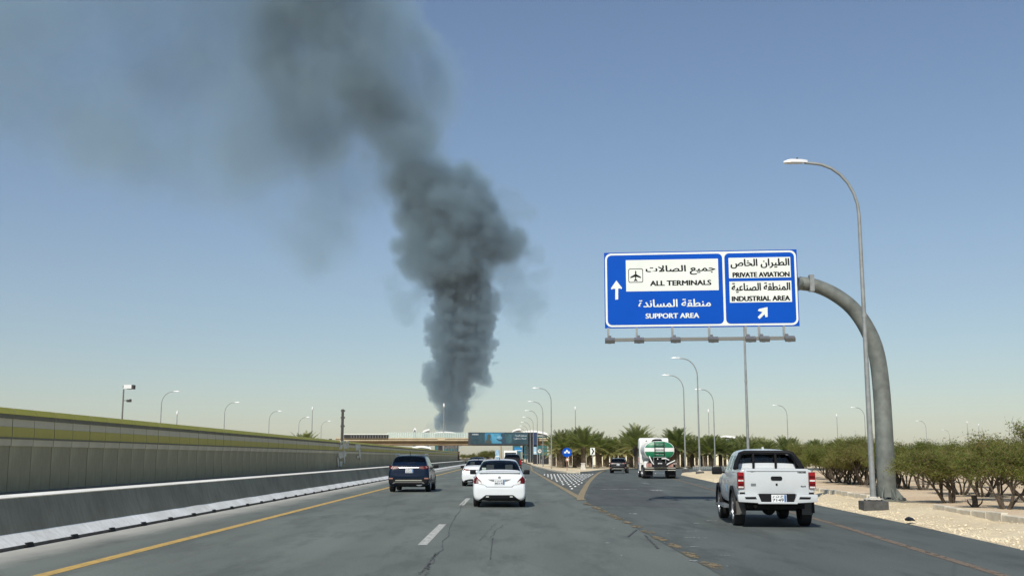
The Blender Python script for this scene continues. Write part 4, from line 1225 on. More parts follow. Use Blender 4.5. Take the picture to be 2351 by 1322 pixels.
# ------------------------------------------------------------------ far buildings
M_SHELL = mat('white_shell_roof', (0.80, 0.80, 0.78), 0.5)
M_STEEL = mat('grey_truss', (0.25, 0.27, 0.28), 0.6)
M_TGLASS = mat('teal_glass', (0.03, 0.12, 0.13), 0.2)
def shell(px0, px1, ytop, ybot, Y, label, ridge=0.5, body=True):
    a_, b_ = at_y(px0, ybot, Y), at_y(px1, ybot, Y); zt, zb = at_y(px0, ytop, Y).z, a_.z
    wdt = b_.x - a_.x
    t = thing('terminal_roof', ((a_.x+b_.x)/2, Y, 0), 0, label, 'building', 'white shell roofs of the far terminal')
    n = 12; m = MB(); vs = []; fs = []
    for j, yy in enumerate((-0.15, 0.35, 0.65, 1.0)):
        for i in range(n+1):
            u = i/n; cur = 1 - abs(u - ridge)/max(ridge, 1-ridge)
            zz = zb + (zt - zb) * (0.35 + 0.65*math.sqrt(max(0, cur))) * (1 - 0.12*j)
            vs.append(((u-0.5)*wdt, yy*wdt*0.6, zz))
    for j in range(3):
        for i in range(n): k = n+1; fs.append((j*k+i, j*k+i+1, (j+1)*k+i+1, (j+1)*k+i))
    o_ = len(vs); vs += [(v[0], v[1], v[2] - 0.8 - (zt-zb)*.15) for v in vs]
    fs += [tuple(q + o_ for q in f) for f in fs]
    k = n+1
    for i in range(n): fs.append((i, i+1, o_+i+1, o_+i))
    m.add(vs, fs); m.obj('roof', M_SHELL, t, 0.6)
    if body:
        m = MB(); m.box((0, wdt*0.25, (zb)/2), (wdt*0.9, wdt*0.45, zb)); m.obj('hall', M_TGLASS, t)
        m = MB(); m.box((0, -wdt*0.02, zb + 0.15*(zt-zb)), (wdt*0.96, 0.5, 0.5)); m.obj('truss', M_STEEL, t)
shell(1200, 1259, 987, 1001, 760, 'white shell roof right of the billboard behind the lamp row', 0.35)
shell(1176, 1196, 983, 993, 900, 'small white peaked roof above the billboard', 0.8)
shell(1640, 1698, 999, 1009, 720, 'white shell roof above the palms right of the tanker', 0.45)
shell(996, 1046, 990, 994, 820, 'low white roof at the foot of the smoke', 0.5)
shell(970, 986, 984, 995, 860, 'small white wedge roof left of the smoke foot', 0.9)
shell(949, 956, 981, 993, 870, 'tiny white peak left of the small wedge roof', 0.5)
shell(945, 990, 1022, 1030, 560, 'low white hall roof under the left part of the overpass', 0.5)
# dark building under the bridge
YD = 520.0; a_, b_ = at_y(1004, 1040, YD), at_y(1050, 1040, YD); h_ = at_y(1004, 1019, YD).z
t = thing('office_block', ((a_.x+b_.x)/2, YD, 0), 0, 'dark patterned building seen beneath the overpass', 'building')
m = MB(); m.box((0, 6, h_/2), (b_.x-a_.x, 12, h_)); m.obj('wall', mat('dark_stone', (0.10, 0.095, 0.09), 0.8, 0, 0.7, 1.3), t)
m = MB(); m.box((-3.4, -0.1, h_/2), (1.6, 0.25, h_)); m.obj('pillar', M_BLK, t)
for i in range(5):
    for j in range(3):
        m = MB(); m.box((-1.6 + i*1.4, -0.08, 1.2 + j*1.9), (0.8, 0.12, 1.1)); m.obj('window', M_TGLASS, t)
m = MB(); m.box((0, 6, h_ + 0.15), (b_.x-a_.x + 0.5, 12.5, 0.3)); m.obj('roof', M_DECK, t)
# blue billboards, totem and traffic mast further on
M_BB1 = mat('blue_poster', (0.03, 0.20, 0.42), 0.4, 0, 0.6, 0.8); M_BB2 = mat('pale_blue_poster', (0.30, 0.45, 0.55), 0.4, 0, 0.5, 1.2)
def hoard(px0, px1, ytop, ybot, Y, mt, label, legs=True):
    a_, b_ = at_y(px0, ybot, Y), at_y(px1, ybot, Y); zt = at_y(px0, ytop, Y).z
    t = thing('roadside_billboard', ((a_.x+b_.x)/2, Y, 0.1), 0, label, 'billboard', 'blue billboards under the overpass')
    w_ = b_.x-a_.x
    m = MB(); m.box((0, 0, (zt+a_.z)/2), (w_, 0.3, zt-a_.z)); p = m.obj('poster', mt, t)
    m = MB(); m.box((0, -0.16, a_.z + (zt-a_.z)*.3), (w_*.8, 0.02, (zt-a_.z)*.12)); m.obj('print', M_SWHITE, p)
    if a_.z > 0.8:
        m = MB()
        for s_ in ((-.35, .35) if w_ > 2 else (0,)): m.box((s_*w_, 0.1, a_.z/2), (0.18, 0.18, a_.z))
        m.obj('legs', M_DKM, t)['kind'] = 'stuff'
hoard(1181, 1199, 1027, 1037, 330, M_BB1, 'wide blue billboard seen under the overpass above the dark car')
hoard(1199.5, 1204, 1022, 1052, 315, M_BB1, 'narrow dark blue banner left of the black supports')
hoard(1205.5, 1212, 1024, 1052, 306, M_BB2, 'pale blue banner beside the black supports')
hoard(1225, 1232, 1026, 1045, 292, M_BB2, 'pale blue poster between lamp posts right of the supports')
hoard(1137, 1147, 1033, 1054, 350, M_BB2, 'pale blue totem sign standing by the far trees')
# far trees under the bridge
def far_tree(px, ybase, ytop, Y, label, var, wide=1.0):
    q = at_y(px, ybase, Y); h_ = at_y(px, ytop, Y).z
    t = thing('tree', (q.x, Y, 0), 0, label, 'tree', 'trees beyond the overpass')
    s = h_/2.3; t.scale = (s*wide*1.1, s*wide*1.1, s)
    link('trunk', BUSHES[var][1], t); link('crown', BUSHES[var][0], t)
for px, yt, lb, v in ((1112, 1036, 'leftmost green tree seen under the overpass', 0), (1122, 1034, 'second green tree under the overpass from the left', 1), (1131, 1036, 'third green tree under the overpass', 2), (1086, 1041, 'low dark shrub line near the parapet', 3), (1065, 1042, 'low shrub left under the overpass', 4)):
    far_tree(px, 1050, yt, 380, lb, v, 1.3)
t = thing('traffic_pole', (at_y(1150, 1050, 330).x, 330, 0), 0, 'tan pole rising beneath the overpass by the totem', 'pole')
m = MB(); m.tube([(0, 0, 0), (0, 0, at_y(1150, 1022, 330).z)], [0.3, 0.25], 8); m.obj('shaft', mat('tan_pole', (0.42, 0.35, 0.24), 0.8), t)
m = MB(); m.box((0, 0, 0.2), (0.9, 0.9, 0.4)); m.obj('footing', M_PLL, t)
# cream boundary wall behind the palms
yw = 215.0
a_, b_ = at_y(1285, 1060, yw), at_y(1900, 1060, yw)
cw = thing('boundary_wall', ((a_.x+b_.x)/2, yw, 0), 0, 'sunlit cream boundary wall behind the palm trunks', 'wall')
w_ = b_.x - a_.x; h_ = at_y(1300, 1040, yw).z
m = MB(); m.box((0, 0, h_/2), (w_, 0.3, h_)); m.obj('wall_face', mat('cream_render', (0.74, 0.68, 0.52), 0.9, 0, 0.08, 0.3), cw)
m = MB(); m.box((0, 0, h_+.06), (w_, 0.45, 0.12)); m.obj('coping', M_DECK, cw)
m = MB()
k = -w_/2
while k < w_/2: m.box((k, -0.2, h_/2), (0.35, 0.12, h_ - .02)); k += 4.0
m.obj('pilasters', mat('cream_pilaster', (0.70, 0.64, 0.48), 0.9), cw)['kind'] = 'stuff'
# low grey railing beyond the bend
yr = 142.0; a_, b_ = at_y(1592, 1080, yr), at_y(1668, 1080, yr)
t = thing('railing', (a_.x, yr, 0.02), 0, 'short grey post railing beyond the bend left of the pickup', 'railing')
h_ = at_y(1600, 1070, yr).z; w_ = b_.x-a_.x; n = 16
post_me = MB().box((0, 0, h_/2), (0.12, 0.12, h_)).mesh('post'); post_me.materials.append(mat('rail_grey', (0.24, 0.26, 0.24), 0.6))
for i in range(n): link('post', post_me, t).location = (w_*i/(n-1), 0, 0)
m = MB(); m.box((w_/2, 0.01, h_*0.62), (w_, 0.05, 0.12)); m.box((w_/2, 0.01, h_*0.25), (w_, 0.05, 0.08)); m.obj('rails', M_GALV, t)['kind'] = 'stuff'
t = thing('concrete_block', (gp(1340, 1078, .13).x, gp(1340, 1078, .13).y + 1, .13), 0, 'small pale concrete block among the palm trunks', 'block')
m = MB(); m.prism([(-.3, 0), (.3, 0), (.2, .7), (-.2, .7)], 'y', -.25, .25); m.obj('body', M_PLL, t)
m = MB(); m.box((0, 0, .74), (.5, .6, .08)); m.obj('cap', M_PLL, t)
# ------------------------------------------------------------------ vehicles
def paint(name, c, metal=0.0, rough=0.35, coat=0.5):
    m = bpy.data.materials.new(name); w = NT(m)
    gm = w.n('NewGeometry')
    d = w.noise(w.coord(), 2.2, 5, 0.6)
    base = w.ramp(d, [(0.3, tuple(x*0.93 for x in c)), (0.7, c)])
    w.l(w.mix(gm.outputs['Backfacing'], base, (0.07, 0.07, 0.07, 1)), w.b.inputs['Base Color'])   # dark lining inside the shell
    w.b.inputs['Metallic'].default_value = metal
    w.b.inputs['Roughness'].default_value = rough
    w.b.inputs['Coat Weight'].default_value = coat
    w.b.inputs['Coat Roughness'].default_value = 0.08
    w.b.inputs['Specular IOR Level'].default_value = 0.4 if max(c) > 0.1 else 0.22
    return m
def glass_mat(name, tint=(0.25, 0.34, 0.32), dark=0.55):
    m = bpy.data.materials.new(name); m.use_nodes = True
    t = m.node_tree; t.nodes.remove(t.nodes['Principled BSDF'])
    tr = t.nodes.new('ShaderNodeBsdfTransparent'); tr.inputs[0].default_value = (*tint, 1)
    gl = t.nodes.new('ShaderNodeBsdfGlossy'); gl.inputs['Roughness'].default_value = 0.03; gl.inputs['Color'].default_value = (0.8, 0.85, 0.85, 1)
    fr = t.nodes.new('ShaderNodeFresnel'); fr.inputs['IOR'].default_value = 1.5
    mx = t.nodes.new('ShaderNodeMixShader')
    t.links.new(fr.outputs[0], mx.inputs[0]); t.links.new(tr.outputs[0], mx.inputs[1]); t.links.new(gl.outputs[0], mx.inputs[2])
    t.links.new(mx.outputs[0], t.nodes['Material Output'].inputs['Surface'])
    return m
M_WPAINT = paint('white_car_paint', (0.72, 0.74, 0.73), 0, 0.2, 0.2)
M_PICKP = paint('silver_white_paint', (0.56, 0.585, 0.58), 0.0, 0.2, 0.2)
M_NAVY = paint('navy_car_paint', (0.004, 0.011, 0.026), 0.0, 0.16, 0.0)
M_BLACKP = paint('black_car_paint', (0.005, 0.005, 0.006), 0.0, 0.16, 0.0)
M_GREYP = paint('dark_grey_car_paint', (0.018, 0.017, 0.017), 0.0, 0.16, 0.0)
M_GLASS = glass_mat('car_glass', (0.80, 0.88, 0.86)); M_GLASSD = glass_mat('privacy_glass', (0.30, 0.36, 0.36))
M_BPL = mat('black_plastic_trim', (0.008, 0.008, 0.009), 0.55, 0, 0, 1, 0, 0, 0.2)
M_TYRE = mat('tyre_rubber', (0.018, 0.018, 0.018), 0.85, 0, 0.3, 12)
M_RIM = mat('alloy_rim', (0.42, 0.43, 0.44), 0.35, 0.7)
M_CHR = mat('chrome_trim', (0.48, 0.49, 0.49), 0.28, 0.9)
M_RED = mat('red_lamp', (0.085, 0.004, 0.006), 0.3, 0, 0, 1, 0, 0, 0.2); M_REDL = mat('bright_red_lamp', (0.26, 0.010, 0.012), 0.3, 0, 0, 1, 0, 0, 0.2)
M_CLR = mat('clear_lamp', (0.62, 0.60, 0.56), 0.2, 0, 0.3, 20)
M_AMB = mat('reflector', (0.35, 0.17, 0.12), 0.25)
M_PLATE = mat('plate_white', (0.72, 0.74, 0.72), 0.5); M_PTXT = mat('plate_text', (0.03, 0.03, 0.035), 0.6)
M_SEAT = mat('seat_fabric', (0.06, 0.06, 0.062), 0.9)
M_ARCH = mat('wheel_arch', (0.010, 0.010, 0.010), 0.95)
M_SEAM = mat('panel_gap', (0.03, 0.03, 0.03), 0.8)

def loft_mesh(st, glass=()):
    """st: (y, zb, w, zbelt, ztop, wtop); glass: (first station, last station, rows)"""
    V = []; Fc = []; mi = []
    rings = []
    for (y, zb, w, zbelt, ztop, wtop) in st:
        g = ztop - zbelt
        half = [(0, zb), (0.80*w, zb), (0.965*w, zb + 0.06), (w, zb + 0.42*(zbelt-zb)), (0.99*w, zb + 0.78*(zbelt-zb)), (0.955*w, zbelt),
                (min(0.93*w, wtop + (0.93*w - wtop)*0.92), zbelt + 0.07*g + .006), (wtop + (0.93*w - wtop)*0.10, ztop - 0.10*g - 0.004), (wtop*0.88, ztop), (0, ztop + 0.022)]
        ring = []
        for i, (x, z) in enumerate(half):
            ring.append(len(V)); V.append((x, y, z))
        for i in range(8, 0, -1):
            x, z = half[i]; ring.append(len(V)); V.append((-x, y, z))
        rings.append(ring)
    def row_of(k): return k if k < 9 else 17 - k
    for s in range(len(rings)-1):
        a, b_ = rings[s], rings[s+1]
        for k in range(18):
            Fc.append((a[k], a[(k+1) % 18], b_[(k+1) % 18], b_[k]))
            r_ = row_of(k)
            mi.append(1 if any(g0 <= s < g1 and r_ in rows for g0, g1, rows in glass) else 0)
    for ring in (rings[0], rings[-1]):
        Fc.append((ring[0], ring[1], ring[17])); mi.append(0)
        for i in range(1, 8): Fc.append((ring[i], ring[i+1], ring[17-i], ring[18-i])); mi.append(0)
        Fc.append((ring[8], ring[9], ring[10])); mi.append(0)
    me = bpy.data.meshes.new('body'); me.from_pydata(V, [], Fc); me.polygons.foreach_set('material_index', mi)
    bm = bmesh.new(); bm.from_mesh(me); bmesh.ops.recalc_face_normals(bm, faces=bm.faces); bm.to_mesh(me); bm.free()
    return me
def shell_car(st, glass, wheels, wr, levels=2, cuts=()):
    """smooth the loft, cut the wheel arches, split body and glass.  returns (body mesh, glass mesh, bvh)"""
    me = loft_mesh(st, glass)
    for m in (M_WPAINT, M_GLASS, M_ARCH): me.materials.append(m)
    ob = bpy.data.objects.new('tmp', me); COL.objects.link(ob)
    sd = ob.modifiers.new('s', 'SUBSURF'); sd.levels = sd.render_levels = levels
    cm = MB(); cm.mi = 2
    for (x, y) in wheels:
        cm.lathe([(wr*1.17, -0.30), (wr*1.17, 0.40)], 28, 'x', (x, y, wr*0.99))
    for c, d in cuts: cm.box(c, d)
    cme = cm.mesh('cut')
    for m in (M_WPAINT, M_GLASS, M_ARCH): cme.materials.append(m)
    co = bpy.data.objects.new('cut', cme); COL.objects.link(co)
    bo = ob.modifiers.new('b', 'BOOLEAN'); bo.object = co; bo.operation = 'DIFFERENCE'; bo.solver = 'EXACT'; bo.use_self = True
    dg = bpy.context.evaluated_depsgraph_get(); dg.update()
    out = bpy.data.meshes.new_from_object(ob.evaluated_get(dg))
    bpy.data.objects.remove(ob); bpy.data.objects.remove(co)
    bm = bmesh.new(); bm.from_mesh(out)
    bvh = BVHTree.FromBMesh(bm)
    gb = bm.copy()
    bmesh.ops.delete(gb, geom=[f for f in gb.faces if f.material_index != 1], context='FACES')
    bmesh.ops.delete(bm, geom=[f for f in bm.faces if f.material_index == 1], context='FACES')
    for f in gb.faces: f.material_index = 0; f.smooth = True
    for f in bm.faces: f.smooth = True; f.material_index = 1 if f.material_index == 2 else 0
    panes = []
    left = set(gb.faces)
    while left:                                                   # one mesh for each pane
        seed = left.pop(); isl_ = [seed]; stack = [seed]
        while stack:
            f = stack.pop()
            for e in f.edges:
                for g_ in e.link_faces:
                    if g_ in left: left.discard(g_); isl_.append(g_); stack.append(g_)
        nn = sum((f.normal*f.calc_area() for f in isl_), Vector()); nn.normalize()
        nm = 'side_window' if abs(nn.x) > 0.6 else 'rear_window' if nn.y < 0 else 'windscreen'
        vi = {}; V_ = []; F_ = []
        for f in isl_:
            for v in f.verts:
                if v not in vi: vi[v] = len(V_); V_.append(tuple(v.co))
            F_.append(tuple(vi[v] for v in f.verts))
        pm_ = bpy.data.meshes.new(nm); pm_.from_pydata(V_, [], F_); smooth(pm_); panes.append((nm, pm_))
    gb.free(); gme = panes
    bme = bpy.data.meshes.new('body'); bm.to_mesh(bme); bm.free()
    bme.materials.clear()
    try: bme.set_sharp_from_angle(angle=R(38))
    except Exception: pass
    return bme, gme, bvh
def decal(bvh, pts, axis='rear', off=0.006, cuts=3, side=1):
    """a thin skin following the body, outlined by pts: (x, z) seen from behind, or (y, z) seen from a side"""
    bm = bmesh.new()
    vs = [bm.verts.new((p[0], 0, p[1])) for p in pts]
    bm.faces.new(vs)
    bmesh.ops.triangulate(bm, faces=bm.faces[:])
    bmesh.ops.subdivide_edges(bm, edges=bm.edges[:], cuts=cuts, use_grid_fill=True)
    last = None; miss = []
    for v in bm.verts:
        if axis == 'rear':
            hit = bvh.ray_cast(Vector((v.co.x, -5, v.co.z)), Vector((0, 1, 0)))
            if hit[0] is not None: v.co = Vector((v.co.x, hit[0].y - off, v.co.z)); last = v.co.y
            else: miss.append(v)
        else:
            hit = bvh.ray_cast(Vector((side*5, v.co.x, v.co.z)), Vector((-side, 0, 0)))
            if hit[0] is not None: v.co = Vector((hit[0].x + side*off, v.co.x, v.co.z)); last = v.co.x
            else: miss.append(v)
    for v in miss:
        if axis == 'rear': v.co.y = last or 0
        else: v.co = Vector((last or 0, v.co.x, v.co.z))
    me = bpy.data.meshes.new('skin'); bm.to_mesh(me); bm.free(); smooth(me)
    return me
def put(name, me, parent, m):
    return link(name, me, parent, m)
def mirx(pts): return [(-x, z) for x, z in reversed(pts)]
wheel_cache = {}
def wheel(parent, loc, r, w, sd, rim_m=None):
    key = (r, w)
    if key not in wheel_cache:
        t = MB(); t.lathe([(r*0.62, -w*0.46), (r*0.90, -w*0.5), (r*0.985, -w*0.40), (r, -w*0.2), (r, w*0.2), (r*0.985, w*0.40), (r*0.90, w*0.5), (r*0.62, w*0.46), (r*0.62, 0)], 32, 'x', closed=True)
        tm = t.mesh('wheel', True, 0.8); tm.materials.append(M_TYRE)
        k = MB(); k.lathe([(r*0.63, w*0.10), (r*0.63, w*0.47), (r*0.56, w*0.45), (r*0.53, w*0.20), (0.06, w*0.18)], 24, 'x')
        for s in range(5):
            a = s*2*math.pi/5; rot = Matrix.Rotation(a, 3, 'X'); k.box(rot @ Vector((w*0.34, 0, r*0.33)), (0.035, r*0.17, r*0.52), rot)
        k.lathe([(r*0.14, w*0.2), (r*0.14, w*0.42), (r*0.08, w*0.44)], 12, 'x')
        km = k.mesh('rim', True, 0.6); km.materials.append(M_RIM)
        wheel_cache[key] = (tm, km)
    tm, km = wheel_cache[key]
    o = link('wheel', tm, parent); o.location = loc
    if sd < 0: o.rotation_euler = (0, 0, math.pi)
    link('rim', km, o)
    return o
def interior(parent, y_front, y_rear, z_seat, w, z_belt):
    m = MB()
    for x in (-w*0.42, w*0.42):
        for y, in ((y_front,), (y_rear,)):
            rot = Matrix.Rotation(R(-14), 3, 'X')
            m.box((x, y, z_seat + 0.32), (0.48, 0.14, 0.64), rot); m.box((x, y - 0.10, z_seat + 0.72), (0.24, 0.09, 0.18), rot)
    m.box((0, y_rear + 0.3, z_seat - 0.05), (w*1.7, 0.6, 0.2)); m.box((0, y_front + 0.25, z_seat - 0.05), (w*1.6, 0.5, 0.2)); m.box((0, y_front + 1.0, z_belt - 0.12), (w*1.75, 0.35, 0.2))
    m.box((0, (y_front+y_rear)/2, z_seat - 0.28), (w*1.8, 2.2, 0.1))
    o = m.obj('seats', M_SEAT, parent); o['kind'] = 'stuff'
def mirror(parent, x, y, z, m, s=1.0, cap=None):
    b_ = MB()
    sgn = 1 if x > 0 else -1
    b_.box((x, y, z), (0.20*s, 0.10, 0.15*s)); b_.box((x - sgn*0.13*s, y + 0.02, z - 0.04), (0.12, 0.05, 0.05))
    me = bevel_mesh(b_.mesh('mirror'), 0.03, 2); smooth(me, True, 0.6)
    return link('mirror', me, parent, m)
def plate(parent, bvh, x, z, w_, h_, y=None, txt='7149', arab='ح ن ر', tilt=0):
    hit = bvh.ray_cast(Vector((x, -5, z)), Vector((0, 1, 0)))[0] if y is None else Vector((0, y, 0))
    m = MB(); m.box((x, hit.y - 0.022, z), (w_, 0.02, h_)); p = m.obj('licence_plate', M_PLATE, parent)
    for body, ar, bx in ((txt, False, (-.42, -.40, .30, -.05)), (arab, True, (-.42, .05, .30, .40))):
        me = text_mesh(body, (bx[2]-bx[0])*w_, (bx[3]-bx[1])*h_, ar, 0.003); me.materials.append(M_PTXT)
        o = link('lettering', me, p); o.location = (x + bx[0]*w_, hit.y - 0.034, z + bx[1]*h_)
    m = MB(); m.box((x + w_*0.41, hit.y - 0.033, z), (w_*0.13, 0.004, h_*0.92)); m.obj('plate_strip', mat('plate_blue', (0.05, 0.16, 0.38), 0.5), p)
    return p

# ---- saloon cars
def saloon(name, loc, rz, paint_m, label, style=0, near=True):
    L, W, Hh = (4.45, 0.848, 1.50) if style == 0 else (4.62, 0.90, 1.44)
    t = thing(name, loc, rz, label, 'car')
    k = Hh/1.50
    st = [(0.00, 0.30, W*0.86, 0.52, 0.56, W*0.70), (0.035, 0.22, W*0.94, 0.66, 0.70, W*0.76), (0.085, 0.20, W*0.97, 0.80, 0.86*k, W*0.78), (0.15, 0.19, W*0.985, 0.90*k, 1.055*k, W*0.80), (0.22, 0.18, W*0.99, 0.93*k, 1.085*k, W*0.80), (0.45, 0.18, W, 0.95*k, 1.10*k, W*0.79),
          (0.66, 0.18, W, 0.96*k, 1.115*k, W*0.775), (0.98, 0.18, W, 0.965*k, 1.36*k, W*0.70), (1.28, 0.18, W, 0.965*k, 1.462*k, W*0.655), (1.70, 0.18, W, 0.96*k, 1.492*k, W*0.65), (1.86, 0.18, W, 0.96*k, 1.497*k, W*0.65), (2.50, 0.18, W, 0.95*k, 1.485*k, W*0.65), (2.62, 0.18, W, 0.95*k, 1.47*k, W*0.655),
          (3.15, 0.18, W, 0.93*k, 1.16*k, W*0.74), (3.42, 0.19, W*0.99, 0.91*k, 0.985*k, W*0.76), (4.0, 0.20, W*0.96, 0.80, 0.86, W*0.72), (L-0.12, 0.24, W*0.88, 0.62, 0.70, W*0.6), (L, 0.30, W*0.72, 0.48, 0.54, W*0.5)]
    wy = (0.92, 3.52); wr = 0.31
    key = ('saloon', style)
    if key not in car_cache:
        car_cache[key] = shell_car(st, [(6, 8, (8, 7)), (8, 9, (6,)), (10, 11, (6,)), (12, 13, (6,)), (12, 14, (8,))], [(s*W*0.92, y) for s in (-1, 1) for y in wy], wr)
    bme, gme, bvh = car_cache[key]
    bme = bme.copy(); bme.materials.append(paint_m); bme.materials.append(M_ARCH)
    body = link('body', bme, t)
    for nm, pm_ in gme: link(nm, pm_.copy(), t, M_GLASS)
    for s in (-1, 1):
        for y in wy: wheel(t, (s*(W-0.115), y, wr), wr, 0.20, s)
        mirror(t, s*(W+0.07), 2.92, 1.06*k, M_BPL if s < 0 or style else M_BPL)
    interior(t, 2.25, 1.25, 0.50, W*0.85, 0.95)
    if style == 0:
        red = [(-0.815, 0.95), (-0.735, 0.975), (-0.655, 0.90), (-0.56, 0.79), (-0.66, 0.745), (-0.83, 0.735)]
        clr = [(-0.665, 0.835), (-0.60, 0.80), (-0.47, 0.70), (-0.655, 0.735)]
        for f in (lambda p: p, mirx):
            l_ = put('tail_lamp', decal(bvh, f(red), off=0.012), t, M_RED); put('clear_lens', decal(bvh, f(clr), off=0.016), l_, M_CLR)
        put('boot_seam', decal(bvh, [(-0.475, 0.70), (-0.40, 0.635), (0.40, 0.635), (0.475, 0.70), (0.462, 0.70), (0.39, 0.648), (-0.39, 0.648), (-0.462, 0.70)], off=0.005, cuts=2), t, M_SEAM)
        put('recess_shadow', decal(bvh, [(-0.37, 0.872), (-0.25, 0.815), (-0.17, 0.80), (0.17, 0.80), (0.25, 0.815), (0.37, 0.872)], off=0.006), t, mat('recess_shadow_grey', (0.16, 0.165, 0.16), 0.6))  # grey crescent paints the shadow of the garnish above the plate
        put('lower_bumper', decal(bvh, [(-0.66, 0.225), (-0.54, 0.305), (-0.43, 0.390), (0.43, 0.390), (0.54, 0.305), (0.66, 0.225), (0.56, 0.192), (-0.56, 0.192)], off=0.012, cuts=4), t, M_BPL)
        for s in (-1, 1):
            put('reflector', decal(bvh, [(s*0.375-.045, 0.325), (s*0.375+.045, 0.325), (s*0.375+.045, 0.35), (s*0.375-.045, 0.35)], off=0.018, cuts=1), t, M_SWHITE)
        plate(t, bvh, 0.0, 0.785, 0.33, 0.16, None, '8514', 'ح ن ر')
        hit = bvh.ray_cast(Vector((0.0, -5, 0.93)), Vector((0, 1, 0)))[0]
        m = MB(); m.lathe([(0.045, -.012), (0.045, .004)], 16, 'y', (0, hit.y, 0.925)); m.obj('badge', M_CHR, t)
        m = MB(); m.box((-0.55, hit.y - 0.0, 0.885), (0.13, 0.012, 0.018)); m.obj('name_badge', M_CHR, t)
        m = MB(); m.prism([(0.13, 1.055), (0.10, 1.085), (0.17, 1.105), (0.30, 1.115), (0.30, 1.10)], 'x', -0.64, 0.64); me = bevel_mesh(m.mesh('spoiler'), 0.008, 1); link('spoiler', me, t, paint_m)
        m = MB(); m.tube([(0, 1.30, 1.49), (0, 1.22, 1.54)], [0.014, 0.008], 6); m.obj('antenna', M_BPL, t)
        m = MB(); m.box((-0.50, 0.80, 1.17), (0.13, 0.01, 0.11)); m.obj('window_sticker', M_SWHITE, t)
    else:
        red = [(-0.86, 0.955), (-0.80, 0.965), (-0.52, 0.91), (-0.40, 0.895), (-0.40, 0.865), (-0.60, 0.835), (-0.865, 0.845)]
        for f in (lambda p: p, mirx): put('tail_lamp', decal(bvh, f(red), off=0.012), t, M_RED)
        put('boot_trim', decal(bvh, [(-0.40, 0.865), (0.40, 0.865), (0.40, 0.895), (-0.40, 0.895)], off=0.012), t, M_BPL)
        put('lower_bumper', decal(bvh, [(-0.78, 0.225), (-0.70, 0.33), (-0.45, 0.39), (0.45, 0.39), (0.70, 0.33), (0.78, 0.225), (0.6, 0.205), (-0.6, 0.205)], off=0.012, cuts=4), t, M_BPL)
        m = MB()
        for s in (-1, 1): m.box((s*0.42, 0.0, 0.27), (0.26, 0.03, 0.06))
        m.obj('exhaust_trim', M_CHR, t)['kind'] = 'stuff'
        plate(t, bvh, 0.0, 0.70, 0.33, 0.16, None, '3306', 'ل ح ر')
        m = MB(); m.tube([(0, 1.30, 1.43), (0, 1.22, 1.48)], [0.02, 0.01], 6); m.obj('antenna', M_BPL, t)
    # door seams and handles
    for s in (-1, 1):
        for y0 in (1.05, 1.92, 2.98):
            put('door_seam', decal(bvh, [(y0, 0.30), (y0+0.012, 0.30), (y0+0.012, 0.93*k), (y0, 0.93*k)], 'side', 0.003, 2, s), t, M_SEAM)
        for y0 in (1.22, 2.12):
            hit = bvh.ray_cast(Vector((s*5, y0, 0.84)), Vector((-s, 0, 0)))[0]
            m = MB(); m.box((hit.x + s*0.012, y0, 0.84), (0.03, 0.16, 0.03)); m.obj('door_handle', paint_m, t)
    m = MB(); m.box((0, 2.2, 0.19), (W*1.5, 3.6, 0.06)); m.obj('underbody', M_ARCH, t)
    return t
car_cache = {}
